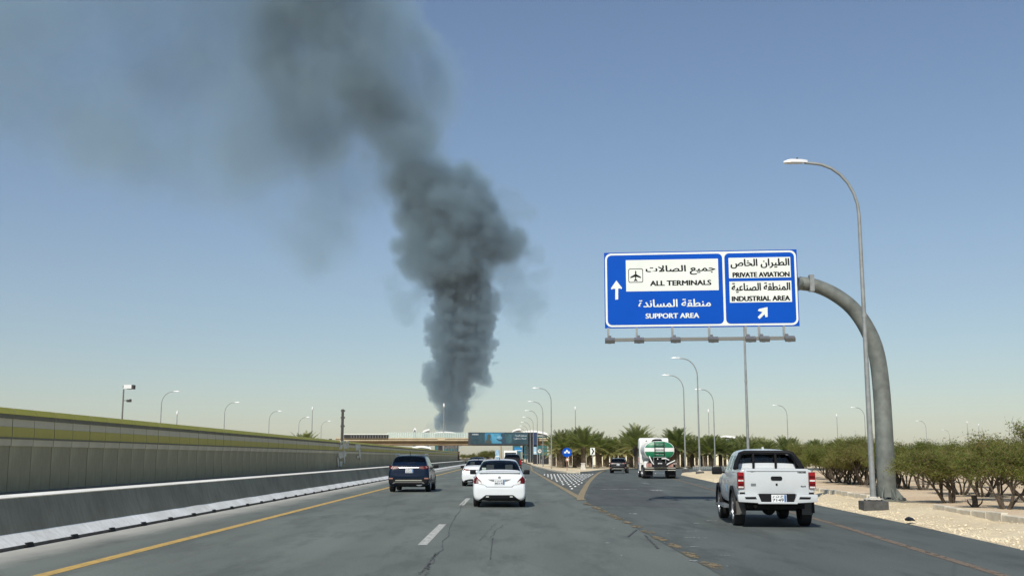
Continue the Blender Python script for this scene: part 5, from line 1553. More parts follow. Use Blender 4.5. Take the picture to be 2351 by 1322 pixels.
def suv(name, loc, rz, paint_m, label, style='navy'):
    big = style == 'big'
    L, W, Hh = (5.3, 1.0, 1.90) if big else (4.75, 0.945, 1.67)
    k = Hh/1.67; t = thing(name, loc, rz, label, 'car')
    st = [(0.00, 0.36, W*0.88, 0.62*k, 0.68*k, W*0.74), (0.04, 0.30, W*0.95, 0.74*k, 0.80*k, W*0.80), (0.09, 0.27, W*0.975, 0.90*k, 1.00*k, W*0.83), (0.14, 0.25, W*0.985, 0.99*k, 1.14*k, W*0.83), (0.20, 0.24, W*0.99, 1.03*k, 1.24*k, W*0.815), (0.28, 0.23, W*0.995, 1.05*k, 1.31*k, W*0.80),
          (0.46, 0.23, W, 1.06*k, 1.53*k, W*0.75), (0.58, 0.23, W, 1.06*k, 1.605*k, W*0.73), (0.85, 0.23, W, 1.06*k, 1.64*k, W*0.725), (1.30, 0.23, W, 1.055*k, 1.66*k, W*0.72), (1.42, 0.23, W, 1.055*k, 1.663*k, W*0.72), (2.20, 0.23, W, 1.04*k, 1.665*k, W*0.72), (2.32, 0.23, W, 1.04*k, 1.66*k, W*0.72), (2.85, 0.23, W, 1.03*k, 1.61*k, W*0.725),
          (3.35, 0.24, W, 1.01*k, 1.28*k, W*0.79), (3.62, 0.24, W*0.99, 0.99*k, 1.07*k, W*0.80), (L-0.45, 0.26, W*0.96, 0.90*k, 0.96*k, W*0.74), (L-0.10, 0.30, W*0.88, 0.70*k, 0.78*k, W*0.62), (L, 0.38, W*0.74, 0.54*k, 0.60*k, W*0.5)]
    wy = (0.98, L-0.95); wr = 0.37 if not big else 0.40
    key = ('suv', style == 'big')
    if key not in car_cache:
        car_cache[key] = shell_car(st, [(5, 7, (8, 7)), (8, 9, (6,)), (10, 11, (6,)), (12, 14, (6,)), (13, 15, (8,))], [(s*W*0.92, y) for s in (-1, 1) for y in wy], wr)
    bme, gme, bvh = car_cache[key]
    bme = bme.copy(); bme.materials.append(paint_m); bme.materials.append(M_ARCH)
    link('body', bme, t); [link(nm, pm_.copy(), t, M_GLASSD) for nm, pm_ in gme]
    for s in (-1, 1):
        for y in wy: wheel(t, (s*(W-0.13), y, wr), wr, 0.24, s)
        mirror(t, s*(W+0.08), 3.0, 1.12*k, M_BPL, 1.1)
    interior(t, 2.35, 1.35, 0.66, W*0.85, 1.02*k)
    red = [(-0.90, 1.16), (-0.86, 1.175), (-0.52, 1.15), (-0.44, 1.12), (-0.46, 1.06), (-0.60, 1.035), (-0.90, 1.04)] if not big else [(-0.96, 1.30), (-0.80, 1.30), (-0.80, 0.80), (-0.96, 0.84)]
    for f in (lambda p: p, mirx): put('tail_lamp', decal(bvh, [(x, z if big else z*k) for x, z in f(red)], off=0.012), t, M_REDL if big else M_RED)
    put('chrome_strip', decal(bvh, [(-0.45, 1.09), (0.45, 1.09), (0.45, 1.11), (-0.45, 1.11)], off=0.014), t, M_CHR if style == 'navy' else M_BPL)
    put('rear_skirt', decal(bvh, [(-0.90, 0.56), (-0.70, 0.60), (0.70, 0.60), (0.90, 0.56), (0.86, 0.30), (-0.86, 0.30)], off=0.008, cuts=4), t, M_BPL)
    if not big:
        sk = put('skid_plate', decal(bvh, [(-0.62, 0.505), (0.62, 0.505), (0.58, 0.555), (-0.58, 0.555)], off=0.022, cuts=2), t, mat('silver_trim', (0.62, 0.60, 0.50), 0.25, 0.7))
        put('skid_frame', decal(bvh, [(-0.74, 0.38), (-0.66, 0.46), (0.66, 0.46), (0.74, 0.38), (0.66, 0.38), (0.60, 0.425), (-0.60, 0.425), (-0.66, 0.38)], off=0.024, cuts=2), t, mat('grey_trim', (0.14, 0.135, 0.12), 0.45))
        m = MB(); m.lathe([(0.075, -0.03), (0.085, -0.03), (0.085, 0.10), (0.05, 0.10), (0.05, -0.02)], 18, 'y', (0.48, 0.05, 0.365)); me = m.mesh('exhaust', True, 0.6)
        for v in me.vertices: v.co.x = 0.48 + (v.co.x - 0.48)*1.7
        link('exhaust', me, t, M_CHR)
    for s in (-1, 1):
        put('reflector', decal(bvh, [(s*0.80-.09, 0.59), (s*0.80+.09, 0.59), (s*0.80+.09, 0.645), (s*0.80-.09, 0.645)], off=0.014, cuts=1), t, M_AMB)
        m = MB(); m.tube([(s*0.66*W/0.945, 0.62, Hh-0.045), (s*0.665*W/0.945, 0.75, Hh+0.03), (s*0.665*W/0.945, 2.3, Hh+0.04), (s*0.66*W/0.945, 2.75, Hh-0.06)], 0.022, 8); m.obj('roof_rail', M_CHR, t, 0.7)
        for y0 in (1.10, 2.16, 3.18):
            put('door_seam', decal(bvh, [(y0, 0.40), (y0+0.012, 0.40), (y0+0.012, 1.0*k), (y0, 1.0*k)], 'side', 0.003, 2, s), t, M_SEAM)
        for y0 in (1.3, 2.35):
            hit = bvh.ray_cast(Vector((s*5, y0, 0.93*k)), Vector((-s, 0, 0)))[0]
            m = MB(); m.box((hit.x + s*0.012, y0, 0.93*k), (0.03, 0.17, 0.03)); m.obj('door_handle', M_CHR, t)
        put('wheel_trim', decal(bvh, [(0.50, 0.30), (L-1.40, 0.30), (L-1.40, 0.40), (0.50, 0.40)], 'side', 0.006, 5, s), t, M_BPL)
    plate(t, bvh, 0.02, 0.95*k, 0.34, 0.17, None, '5272', 'ب ص ر')
    m = MB(); m.tube([(0, 0.75, Hh-0.02), (0, 0.66, Hh+0.14)], [0.016, 0.008], 6); m.obj('antenna', M_BPL, t)
    m = MB(); m.box((0, 2.3, 0.27), (W*1.5, L-0.9, 0.08)); m.obj('underbody', M_ARCH, t)
    m = MB(); m.tube([(-0.1, 0.24, 1.29*k), (0.25, 0.25, 1.31*k)], 0.012, 6); m.obj('wiper', M_BPL, t)
    return t
q = gp(1147, 1161.8); saloon('saloon_car', (q.x, q.y - 0.92, 0.0), R(0.2), M_WPAINT, 'nearest white saloon car in the middle lane with dark wing mirrors', 0)
q = gp(1098, 1114.8); saloon('saloon_car', (q.x, q.y - 0.92, 0.0), R(0.0), M_WPAINT, 'white saloon car half hidden behind the nearest white saloon', 1)
q = gp(942, 1128.0); suv('sport_utility_car', (q.x, q.y - 0.98, 0.0), R(-0.4), M_NAVY, 'dark navy sport utility car in the left lane')
q = gp(1417, 1085.6); suv('sport_utility_car', (q.x, q.y - 0.98, 0.0), R(-9), M_BLACKP, 'black sport utility car driving ahead of the tanker', 'black').scale = (0.92, 0.92, 0.88)
Y = 116.0; q = at_y(1176, 1060, Y); suv('large_car', (q.x, Y, 0.0), 0, M_GREYP, 'dark large car with red tail lamps ahead of the white saloons', 'big')
Y = 92.0; q = at_y(1094, 1060, Y); saloon('saloon_car', (q.x, Y, 0.0), 0, M_BLACKP, 'black saloon car whose roof shows over the second white saloon', 1).scale = (1, 1, 1.09)

# ---- pickup truck
def pickup(loc, rz, label):
    t = thing('pickup_truck', loc, rz, label, 'pickup truck')
    W = 0.865; zr = 1.285
    st = [(0.00, 0.72, W*0.96, 1.10, zr, W*0.90), (0.02, 0.62, W*0.975, 1.16, zr, W*0.92), (0.10, 0.56, W*0.985, 1.17, zr, W*0.925), (0.40, 0.52, W*0.99, 1.17, zr, W*0.925), (1.00, 0.50, W, 1.17, zr, W*0.925), (1.52, 0.46, W, 1.17, zr, W*0.925), (1.56, 0.44, W, 1.16, 1.30, W*0.91), (1.585, 0.44, W, 1.15, 1.37, W*0.86), (1.65, 0.44, W, 1.14, 1.66, W*0.74), (1.71, 0.44, W, 1.13, 1.70, W*0.71),
          (1.80, 0.44, W, 1.12, 1.722, W*0.71), (2.35, 0.44, W, 1.12, 1.742, W*0.71), (2.45, 0.44, W, 1.12, 1.742, W*0.71), (3.05, 0.44, W, 1.11, 1.725, W*0.71), (3.15, 0.44, W, 1.11, 1.71, W*0.715), (3.70, 0.45, W, 1.10, 1.35, W*0.79), (3.95, 0.46, W, 1.09, 1.16, W*0.82), (4.65, 0.48, W*0.98, 1.00, 1.07, W*0.80), (5.05, 0.50, W*0.92, 0.85, 0.95, W*0.66), (5.18, 0.56, W*0.80, 0.70, 0.76, W*0.55)]
    wy = (1.00, 4.18); wr = 0.385
    bme, gme, bvh = shell_car(st, [(7, 8, (8, 7)), (10, 11, (6,)), (12, 13, (6,)), (14, 15, (6,)), (14, 16, (8,))], [(s*W*0.92, y) for s in (-1, 1) for y in wy], wr, 2, [((0, 0.80, 1.14), (1.46, 1.40, 0.70))])
    bme.materials.append(M_PICKP); bme.materials.append(M_ARCH)
    link('body', bme, t); [link(nm, pm_, t, M_GLASS) for nm, pm_ in gme]
    for s in (-1, 1):
        for y in wy: wheel(t, (s*(W-0.115), y, wr), wr, 0.25, s)
    mirror(t, W+0.12, 3.30, 1.22, M_BPL, 1.25); mirror(t, -(W+0.12), 3.30, 1.22, M_BPL, 1.25)
    interior(t, 2.75, 2.02, 0.85, W*0.82, 1.12)
    # tailgate with its handle
    m = MB(); m.box((0, -0.005, 1.02), (1.40, 0.07, 0.56)); me = bevel_mesh(m.mesh('tailgate'), 0.02, 2); tg = link('tailgate', smooth(me, True, 0.6), t, M_PICKP)
    m = MB(); m.prism(rrect(-0.125, 1.045, 0.125, 1.135, 0.04), 'y', -0.055, -0.036); m.obj('handle', M_BPL, tg)
    m = MB(); m.box((0.0, -0.043, 0.955), (0.04, 0.012, 0.05)); m.obj('lock', M_BPL, tg)
    def letters(body, x0, z0, w_, h_, m_, nm='lettering', ar=False):
        me = text_mesh(body, w_, h_, ar, 0.003); me.materials.append(m_); o = link(nm, me, tg); o.location = (x0, -0.046, z0)
    letters('TUNLAND', 0.46, 1.205, 0.19, 0.032, M_BPL); letters('4x4', 0.52, 0.90, 0.11, 0.032, M_BPL); letters('دي', -0.56, 1.225, 0.10, 0.022, M_SEAM, 'lettering', True)
    m = MB(); m.box((-0.51, -0.042, 0.95), (0.11, 0.012, 0.055)); m.obj('badge', mat('grey_badge', (0.22, 0.24, 0.23), 0.4, 0.5), tg)
    m = MB(); m.box((0, -0.042, 1.245), (1.30, 0.010, 0.008)); m.obj('crease', M_SEAM, tg)
    # lamps
    for s in (-1, 1):
        m = MB(); m.box((s*0.782, 0.02, 1.045), (0.145, 0.10, 0.36)); me = bevel_mesh(m.mesh('tail_lamp'), 0.015, 2); l_ = link('tail_lamp', smooth(me, True, 0.6), t, M_REDL)
        for z0, mm in ((1.12, M_RED), (1.04, M_CLR), (0.955, M_RED), (0.895, M_CLR)):
            m = MB(); m.box((s*0.782, -0.035, z0), (0.115, 0.01, 0.035 if mm is M_CLR else 0.05)); m.obj('lens', mm, l_)
    # bumper: two painted ends with a black middle step
    for s in (-1, 1):
        m = MB(); m.prism([(s*0.34, 0.545), (s*0.86, 0.575), (s*0.875, 0.74), (s*0.42, 0.745)], 'y', -0.15, 0.06); me = bevel_mesh(m.mesh('bumper_end'), 0.025, 2); be = link('bumper_end', smooth(me, True, 0.6), t, M_PICKP)
        m = MB(); m.prism([(s*0.46, 0.64), (s*0.70, 0.64), (s*0.72, 0.685), (s*0.48, 0.69)], 'y', -0.158, -0.14); m.obj('reflector', M_BPL, be)
    m = MB(); m.box((0, -0.05, 0.655), (0.78, 0.10, 0.20)); m.obj('bumper_step', M_BPL, t)
    m = MB(); m.box((0, -0.08, 0.555), (0.86, 0.14, 0.045)); me = bevel_mesh(m.mesh('bumper_lip'), 0.015, 2); link('bumper_lip', me, t, M_PICKP)
    plate(t, bvh, 0.03, 0.655, 0.33, 0.165, -0.085, '7149', 'ح ن ر')
    m = MB(); m.box((0, 0.02, 0.765), (1.62, 0.05, 0.035)); m.obj('bumper_gap', M_BPL, t)
    # sport bar over the bed, window bars
    hoop = [(-0.76, 1.02, 1.29), (-0.70, 1.28, 1.47), (-0.61, 1.47, 1.63), (-0.50, 1.52, 1.665), (0.50, 1.52, 1.665), (0.61, 1.47, 1.63), (0.70, 1.28, 1.47), (0.76, 1.02, 1.29)]
    m = MB(); m.tube(hoop, [0.05]*8, 12)
    for s in (-1, 1): m.tube([(s*0.74, 1.48, 1.27), (s*0.69, 1.50, 1.45), (s*0.60, 1.50, 1.63)], 0.05, 10)
    m.obj('sport_bar', M_BPL, t, 0.7)
    for x in (-0.30, 0.22):
        m = MB(); m.box((x, 1.50, 1.46), (0.05, 0.04, 0.40)); m.obj('window_bar', M_BPL, t)
    m = MB(); m.prism([(-0.03, 1.73), (0.03, 1.73), (0.012, 1.80), (-0.012, 1.80)], 'y', 1.95, 2.12); m.obj('roof_fin', M_PICKP, t)
    # arches, flaps, steps, underside
    for s in (-1, 1):
        for y in wy:
            m = MB(); n = 14; r0, r1 = wr*1.15, wr*1.36
            ang_ = [R(-8 + 196*i/n) for i in range(n+1)]
            vs = []
            for a in ang_:
                for rr_, dx in ((r0, 0.0), (r1, 0.0), (r1, 0.055), (r0, 0.055)):
                    vs.append((s*(W - 0.02 + dx), y + rr_*math.cos(a), wr + rr_*math.sin(a)))
            fs = [(i*4+k_, i*4+(k_+1) % 4, i*4+4+(k_+1) % 4, i*4+4+k_) for i in range(n) for k_ in range(4)] + [(0, 1, 2, 3), (n*4, n*4+1, n*4+2, n*4+3)]
            m.add(vs, fs); m.obj('wheel_flare', M_BPL, t, 0.6)
        m = MB(); m.box((s*(W-0.12), 0.52, 0.42), (0.24, 0.02, 0.30)); m.obj('mud_flap', mat('dusty_rubber', (0.10, 0.095, 0.085), 0.9), t)
        m = MB(); m.box((s*(W+0.03), 2.6, 0.40), (0.20, 1.9, 0.05)); m.obj('side_step', M_CHR, t)
        for y0 in (1.62, 2.42, 3.42): put('door_seam', decal(bvh, [(y0, 0.50), (y0+0.012, 0.50), (y0+0.012, 1.09), (y0, 1.09)], 'side', 0.003, 2, s), t, M_SEAM)
        for y0 in (1.82, 2.62):
            hit = bvh.ray_cast(Vector((s*5, y0, 1.0)), Vector((-s, 0, 0)))[0]
            m = MB(); m.box((hit.x + s*0.014, y0, 1.0), (0.03, 0.17, 0.035)); m.obj('door_handle', M_CHR, t)
    put('door_decal', decal(bvh, [(2.05, 0.74), (2.35, 0.74), (2.35, 0.92), (2.05, 0.92)], 'side', 0.004, 2, -1), t, mat('blue_decal', (0.35, 0.55, 0.68), 0.5))
    m = MB(); m.box((0, 2.5, 0.46), (1.3, 4.4, 0.10)); m.box((0, 0.55, 0.48), (0.9, 0.7, 0.16)); m.obj('underbody', M_ARCH, t)
    m = MB(); m.tube([(-0.7, 1.0, wr), (0.7, 1.0, wr)], 0.05, 8); m.lathe([(0.05, -.14), (.15, -.06), (.15, .06), (.05, .14)], 12, 'y', (-0.05, 1.0, wr)); m.obj('axle', M_ARCH, t)
    m = MB(); m.tube([(-0.45, 0.15, 0.47), (-0.45, 0.9, 0.47)], 0.035, 8); m.obj('exhaust', mat('rusty_exhaust', (0.10, 0.07, 0.05), 0.7, 0.4), t)
    return t
qa, qb = gp(1699, 1204), gp(1845, 1208.5)
qm = (qa + qb) / 2
hd = R(-5.2)
pickup((qm.x + 1.0*math.sin(hd)*1.0, qm.y - 1.0*math.cos(hd), 0.006), hd, 'white double cab pickup truck with black sport bar on the slip road')

# ---- water tanker
M_TGREEN = mat('tank_green', (0.012, 0.17, 0.075), 0.4, 0, 0.15, 1.5); M_TWHITE = mat('tank_white', (0.78, 0.77, 0.72), 0.45, 0, 0.1, 1.5)
def tanker(loc, rz, label):
    t = thing('tanker_truck', loc, rz, label, 'truck')
    k = 1.0
    zc, a_, b_ = 2.06, 1.10, 0.67          # centre and half axes of the oval tank
    n = 36; Lt = 4.6
    rings = [(-0.16, 0.30), (-0.13, 0.62), (-0.06, 0.88), (0.0, 1.0), (Lt, 1.0), (Lt+0.1, 0.85), (Lt+0.18, 0.4)]
    m = MB(); vs = []; fs = []; mi = []
    for (y, s) in rings:
        for i in range(n):
            an = 2*math.pi*i/n; c_, s_ = math.cos(an), math.sin(an)
            ex_ = 0.82
            vs.append((a_*s*math.copysign(abs(c_)**ex_, c_), y, zc + b_*s*math.copysign(abs(s_)**ex_, s_)))
    for j in range(len(rings)-1):
        for i in range(n): fs.append((j*n+i, j*n+(i+1) % n, (j+1)*n+(i+1) % n, (j+1)*n+i))
    fs.append(tuple(range(n))); fs.append(tuple(range((len(rings)-1)*n, len(rings)*n)))
    m.add(vs, fs); me = m.mesh('tank', True, 0.7); me.materials.append(M_TWHITE); tank = link('tank', me, t)
    bm = bmesh.new(); bm.from_mesh(me); bvh = BVHTree.FromBMesh(bm); bm.free()
    def band(z0, z1, m_, s=0.965, nm='end_band'):
        pts = []
        for i in range(25):
            z = z0 + (z1-z0)*i/24; q_ = min(1, abs((z-zc)/(b_*s))); pts.append((a_*s*(1-q_**(2/0.82))**(0.82/2), z))
        poly = pts + [(-x, z) for x, z in reversed(pts)]
        return put(nm, decal(bvh, poly, off=0.03, cuts=9), tank, m_)
    band(zc + 0.20, zc + b_*0.955, M_TGREEN); band(zc - b_*0.955, zc - 0.10, M_TGREEN)
    def lt(body, x0, z0, w_, h_, ar=True):
        me = text_mesh(body, w_, h_, ar, 0.0); me.materials.append(M_SWHITE); o = link('lettering', me, tank); o.location = (x0, -0.20, z0)
    lt('مياه صالحة للشرب', -0.30, zc + 0.38, 0.72, 0.11); lt('DRINKING WATER', -0.05, zc + 0.27, 0.45, 0.06, False); lt('شركة المياه', -0.38, zc - 0.33, 0.76, 0.10)
    m = MB()
    for s in (-1, 1): m.box((s*0.34, -0.24, zc + 0.02), (0.05, 0.04, 1.20))
    for z in (-.45, -.2, .05, .3, .5): m.box((0, -0.24, zc + z), (0.68, 0.03, 0.035))
    m.obj('ladder', M_BPL, t)
    m = MB()
    for s in (-1, 1): m.tube([(s*0.44, -0.28, zc-0.5), (s*0.44, -0.28, zc-0.95)], 0.025, 6)
    m.tube([(-0.44, -0.28, zc-0.5), (0.44, -0.28, zc-0.5)], 0.025, 6); m.obj('step_frame', M_GALV, t)
    m = MB(); m.box((0, 2.2, zc + b_ + 0.03), (0.5, 4.2, 0.06))
    for y in (1.0, 3.2): m.lathe([(0.28, 0), (0.28, 0.14), (0.2, 0.17)], 16, 'z', (0, y, zc + b_ - 0.01))
    m.obj('manhole', M_BPL, t)
    m = MB(); m.box((0, 2.6, 0.95), (0.9, 7.0, 0.22)); m.box((0, 0.0, 1.02), (2.0, 0.35, 0.36)); m.box((-0.78, 0.35, 1.1), (0.4, 0.5, 0.3)); m.box((.78, .35, 1.1), (.4, .5, .3)); m.obj('chassis', M_ARCH, t)
    # rear end: two bright rails, lamps, plate, hose
    for z in (0.62, 0.78):
        m = MB(); m.box((0.02, -0.20, z), (2.24, 0.08, 0.06)); m.obj('bumper_rail', mat('pale_rail', (0.62, 0.58, 0.48), 0.4, 0.5), t)
    m = MB(); m.box((0.02, -0.12, 0.70), (2.1, 0.06, 0.20)); m.obj('bumper_back', M_BPL, t)
    for s in (-1, 1):
        m = MB(); m.box((s*0.78, -0.18, 0.98), (0.42, 0.06, 0.28)); l_ = m.obj('tail_lamp', mat('dull_red_lamp', (0.30, 0.17, 0.15), 0.4), t)
        for j in range(3):
            m = MB(); m.box((s*0.78 + (j-1)*0.135, -0.215, 0.98), (0.11, 0.01, 0.22)); m.obj('lens', M_AMB if j == 1 else mat('pale_lens', (0.42, 0.24, 0.20), 0.4), l_)
        m = MB(); m.box((s*0.80, 0.10, 0.36), (0.62, 0.03, 0.40)); m.obj('mud_flap', M_BPL, t)
    m = MB(); m.box((0.02, -0.20, 1.06), (0.30, 0.02, 0.16)); pl = m.obj('licence_plate', M_PLATE, t)
    me = text_mesh('2871', .22, .09, False, .005); me.materials.append(M_PTXT); link('lettering', me, pl).location = (-0.09, -0.213, 1.02)
    m = MB(); m.box((0.0, -0.05, 0.42), (0.7, 0.02, 0.14)); m.obj('flap_plate', M_PLATE, t)
    hs = smooth_path([(-0.74, -0.12, 1.62), (-0.66, -0.24, 1.40), (-0.50, -0.30, 1.10), (-0.28, -0.32, 0.92), (0.02, -0.33, 0.84), (0.35, -0.33, 0.90), (0.62, -0.32, 1.08), (0.92, -0.28, 1.22), (1.12, -0.22, 1.32)], 5)
    m = MB(); m.tube(hs, 0.045, 10); m.obj('hose', mat('white_hose', (0.70, 0.69, 0.64), 0.5), t, 0.9)
    m = MB(); m.tube([(0.15, -0.25, 1.44), (0.45, -0.30, 1.46), (0.68, -0.28, 1.34)], 0.04, 8); m.lathe([(0.05, -0.03), (0.05, .03)], 12, 'x', (-0.15, -0.26, 1.42)); m.obj('valve', M_TWHITE, t)
    m = MB(); m.box((0, -0.05, 1.36), (1.5, 0.12, 0.34)); m.obj('rear_panel', M_ARCH, t)
    m = MB(); m.lathe([(0.16, 0), (0.19, .05), (0.19, .4), (.16, .45)], 16, 'z', (-0.98, 0.0, 0.80)); m.obj('side_drum', M_TWHITE, t)
    # wheels: two rear axles with twins and the front axle
    for y in (0.75, 2.05):
        for s in (-1, 1):
            for dx in (0.0, 0.30): wheel(t, (s*(1.08 - dx), y, 0.50), 0.50, 0.27, s)
    for s in (-1, 1): wheel(t, (s*1.06, 5.9, 0.50), 0.50, 0.28, s)
    m = MB()
    for s in (-1, 1): m.box((s*1.0, 1.4, 1.08), (0.5, 2.7, 0.05)); m.box((s*1.1, 3.8, 0.8), (0.3, 1.0, 0.5))
    m.obj('mudguard', M_TWHITE, t)
    # cab
    cb = MB(); cb.prism([(5.05, 0.75), (7.05, 0.75), (7.10, 1.55), (6.85, 2.65), (6.5, 3.0), (5.30, 3.05), (5.05, 2.92)], 'x', -1.14, 1.14)
    me = bevel_mesh(cb.mesh('cab'), 0.10, 3); cab = link('cab', smooth(me, True, 0.6), t, M_TWHITE)
    for s in (-1, 1):
        m = MB(); m.box((s*1.145, 6.1, 1.95), (0.02, 0.9, 0.6)); m.obj('side_window', M_GLASSD, cab)
        m = MB(); m.box((s*1.40, 6.75, 1.95), (0.22, 0.12, 0.60)); m.box((s*1.26, 6.78, 2.15), (0.2, 0.04, 0.04)); m.obj('mirror', M_BPL, cab)
        m = MB(); m.box((s*1.16, 5.3, 1.35), (0.06, 0.14, 0.40)); m.obj('orange_marker', mat('orange_panel', (0.42, 0.13, 0.05), 0.5), cab)
    m = MB(); m.box((-0.6, 5.02, 2.84), (0.08, 0.04, 0.08)); m.box((0.05, 5.02, 2.88), (0.12, 0.06, 0.14)); m.obj('roof_lamp', mat('brown_lamp', (0.12, 0.05, 0.03), 0.5), cab)
    return t
qa, qb = gp(1487, 1097), gp(1553, 1098.8); qm = (qa+qb)/2 - Vector((0.3, 0, 0))
tk = tanker((qm.x + 0.05, qm.y - 0.75, 0.006), R(-3.2), 'green and white oval water tanker truck on the slip road')
tk.scale = (1.0, 1.0, 1.0)
# white bus far ahead under the bridge
Y = 190.0; q = at_y(1172, 1060, Y)
t = thing('bus', (q.x, Y, 0), 0, 'white bus far ahead beyond the dark large car', 'bus')
m = MB(); m.box((0, 4, 1.55), (2.3, 8, 2.3)); me = bevel_mesh(m.mesh('body'), 0.15, 2); link('body', smooth(me, True, .6), t, M_TWHITE)
m = MB(); m.box((0, -0.01, 2.0), (1.9, 0.04, 0.7)); m.obj('rear_window', M_GLASSD, t)
for s in (-1, 1):
    wheel(t, (s*1.02, 1.6, .45), .45, .27, s); wheel(t, (s*1.02, 6.4, .45), .45, .27, s)
# ------------------------------------------------------------------ the smoke: iso-surfaces of one density field, filled with real smoke
import openvdb as vdb
SMOKE_Y = 2600.0
def fbm3(shape, base, octs, seed, pers=0.5, ridged=False):
    rng = np.random.default_rng(seed)
    out = np.zeros(shape, np.float32); amp = 1.0; tot = 0.0
    for o in range(octs):
        cell = base / (2 ** o)
        if cell < 1.5: break
        dims = [int(math.ceil(s / cell)) + 3 for s in shape]
        g = rng.random(dims, dtype=np.float32) * 2 - 1
        for ax in range(3):
            t = np.arange(shape[ax], dtype=np.float32) / cell
            i = t.astype(int); f = t - i; f = f*f*f*(f*(f*6-15)+10)
            a = np.take(g, i, axis=ax); b = np.take(g, i+1, axis=ax)
            sh = [1, 1, 1]; sh[ax] = -1
            f = f.reshape(sh)
            g = a*(1-f) + b*f
        if ridged: g = 1 - 2*np.abs(g)
        out += g * amp; tot += amp; amp *= pers
    return out / tot
def smoke_field(puffs, vox, pad, noise_amp, base, seed, billow=False, pers=0.55, warp=0.0, wbase=100.0):
    """puffs: (px, py, radius in px, depth offset in m).  returns field > 0 inside, origin, voxel"""
    P = []
    for (px, py, r, dy) in puffs:
        c = at_y(px, py, SMOKE_Y + dy)
        P.append((c.x, c.y, c.z, r * (SMOKE_Y + dy) / F))
    P = np.array(P)
    lo = (P[:, :3] - P[:, 3:4]).min(0) - pad; hi = (P[:, :3] + P[:, 3:4]).max(0) + pad
    shape = [int((h - l) / vox) + 1 for l, h in zip(lo, hi)]
    ax = [np.arange(s, dtype=np.float32) * vox + l for s, l in zip(shape, lo)]
    W = [warp * fbm3(shape, wbase / vox, 4, seed + 100 + k, 0.5) for k in range(3)] if warp else None
    fld = np.full(shape, -2.0, np.float32)
    for x, y, z, r in P:
        ext = r * 1.7 + warp
        sl = []
        for a, c in zip(ax, (x, y, z)):
            i0 = max(0, int(np.searchsorted(a, c - ext))); i1 = min(len(a), int(np.searchsorted(a, c + ext)))
            sl.append(slice(i0, i1))
        sl = tuple(sl)
        dx = (ax[0][sl[0]] - x)[:, None, None]; dy = (ax[1][sl[1]] - y)[None, :, None]; dz = (ax[2][sl[2]] - z)[None, None, :]
        if W is not None:
            dx = dx + W[0][sl]; dy = dy + W[1][sl]; dz = dz + W[2][sl]
        v = 1 - np.sqrt(dx*dx + dy*dy + dz*dz) / r
        sub = fld[sl]
        k = 0.22                                      # smooth union
        h = np.clip(0.5 + 0.5*(v - sub)/k, 0, 1)
        fld[sl] = sub*(1-h) + v*h + k*h*(1-h)
    n = fbm3(shape, base / vox, 6, seed, pers, billow)
    if billow: n = -n
    fld += noise_amp * (n - float(n.mean()))
    return fld, lo, vox
def iso_mesh(name, fld, lo, vox, level):
    f = fld.copy()
    f[0] = f[-1] = -9; f[:, 0] = f[:, -1] = -9; f[:, :, 0] = f[:, :, -1] = -9
    g = vdb.FloatGrid(); g.background = 9.0
    g.copyFromArray(np.clip(-(f - level), -9, 9).astype(np.float32))
    p, t, q = g.convertToPolygons(0.0, 0.0)
    p = np.asarray(p, np.float32) * vox + np.asarray(lo, np.float32)
    me = bpy.data.meshes.new(name)
    faces = [tuple(int(i) for i in r) for r in t] + [tuple(int(i) for i in r) for r in q]
    me.from_pydata(p.tolist(), [], faces)
    me.update()
    smooth(me)
    return me
def smoke_mat(name, dens, col, aniso=0.0):
    m = bpy.data.materials.new(name)
    m.use_nodes = True
    t = m.node_tree
    t.nodes.remove(t.nodes['Principled BSDF'])
    pv = t.nodes.new('ShaderNodeVolumePrincipled')
    pv.inputs['Color'].default_value = (*col, 1)
    pv.inputs['Density'].default_value = dens
    pv.inputs['Anisotropy'].default_value = aniso
    pv.inputs['Absorption Color'].default_value = (0, 0, 0, 1)
    t.links.new(pv.outputs[0], t.nodes['Material Output'].inputs['Volume'])
    try: m.cycles.homogeneous_volume = True
    except Exception: pass
    try: m.cycles.volume_sampling = 'DISTANCE'
    except Exception: pass
    return m
SMOKE_COL = (0.64, 0.85, 0.95)
G_SM = 0.47
def shells(name, field, levels, total, power=1.0):
    """nested iso-surfaces whose densities add up, so the smoke thins out softly towards its edge"""
    n = len(levels)
    ws = [((i + 1) / n) ** power for i in range(n)]
    for lev, w_ in zip(levels, ws):
        link(name, iso_mesh('smoke_' + name, *field, lev), plume, smoke_mat('smoke_' + name, total * w_ / sum(ws), SMOKE_COL, G_SM))
plume = thing('smoke_plume', (0, 0, 0), 0, 'tall dark grey smoke column rising beyond the overpass and drifting off to the upper left', 'smoke', None, 'stuff')
# 1. the dense billowing stem
stem = [(1038,1002,24,0),(1037,984,25,0),(1038,968,29,0),(1041,950,34,4),(1040,932,36,-4),(1036,914,34,0),(1016,902,30,-8),(995,888,24,-10),(982,880,14,-6),(1060,898,22,6),(1052,884,36,5),(992,862,22,-5),(984,850,15,-8),
 (1030,866,40,0),(1045,845,48,0),(1085,842,40,5),(1114,866,20,0),(1124,880,12,0),(1104,846,24,4),(1045,818,42,0),(1090,812,40,0),(1060,800,44,0),(1005,792,28,0),(988,782,19,-6),(1045,780,50,0),(1090,778,40,4),(1120,788,17,0),
 (1004,752,30,-6),(990,738,19,-4),(1050,745,55,0),(1095,742,42,0),(1122,728,24,5),(1040,712,44,0),(1090,708,46,0),(1128,712,22,-5),(1141,708,12,-5),(1030,682,38,0),(1072,676,48,8),(1112,682,30,0),(1040,652,36,5),(1076,642,38,0),(1060,615,34,0)]
f1 = smoke_field(stem, 3.0, 26, 0.62, 30, 19, True, 0.70, 12.0, 40)
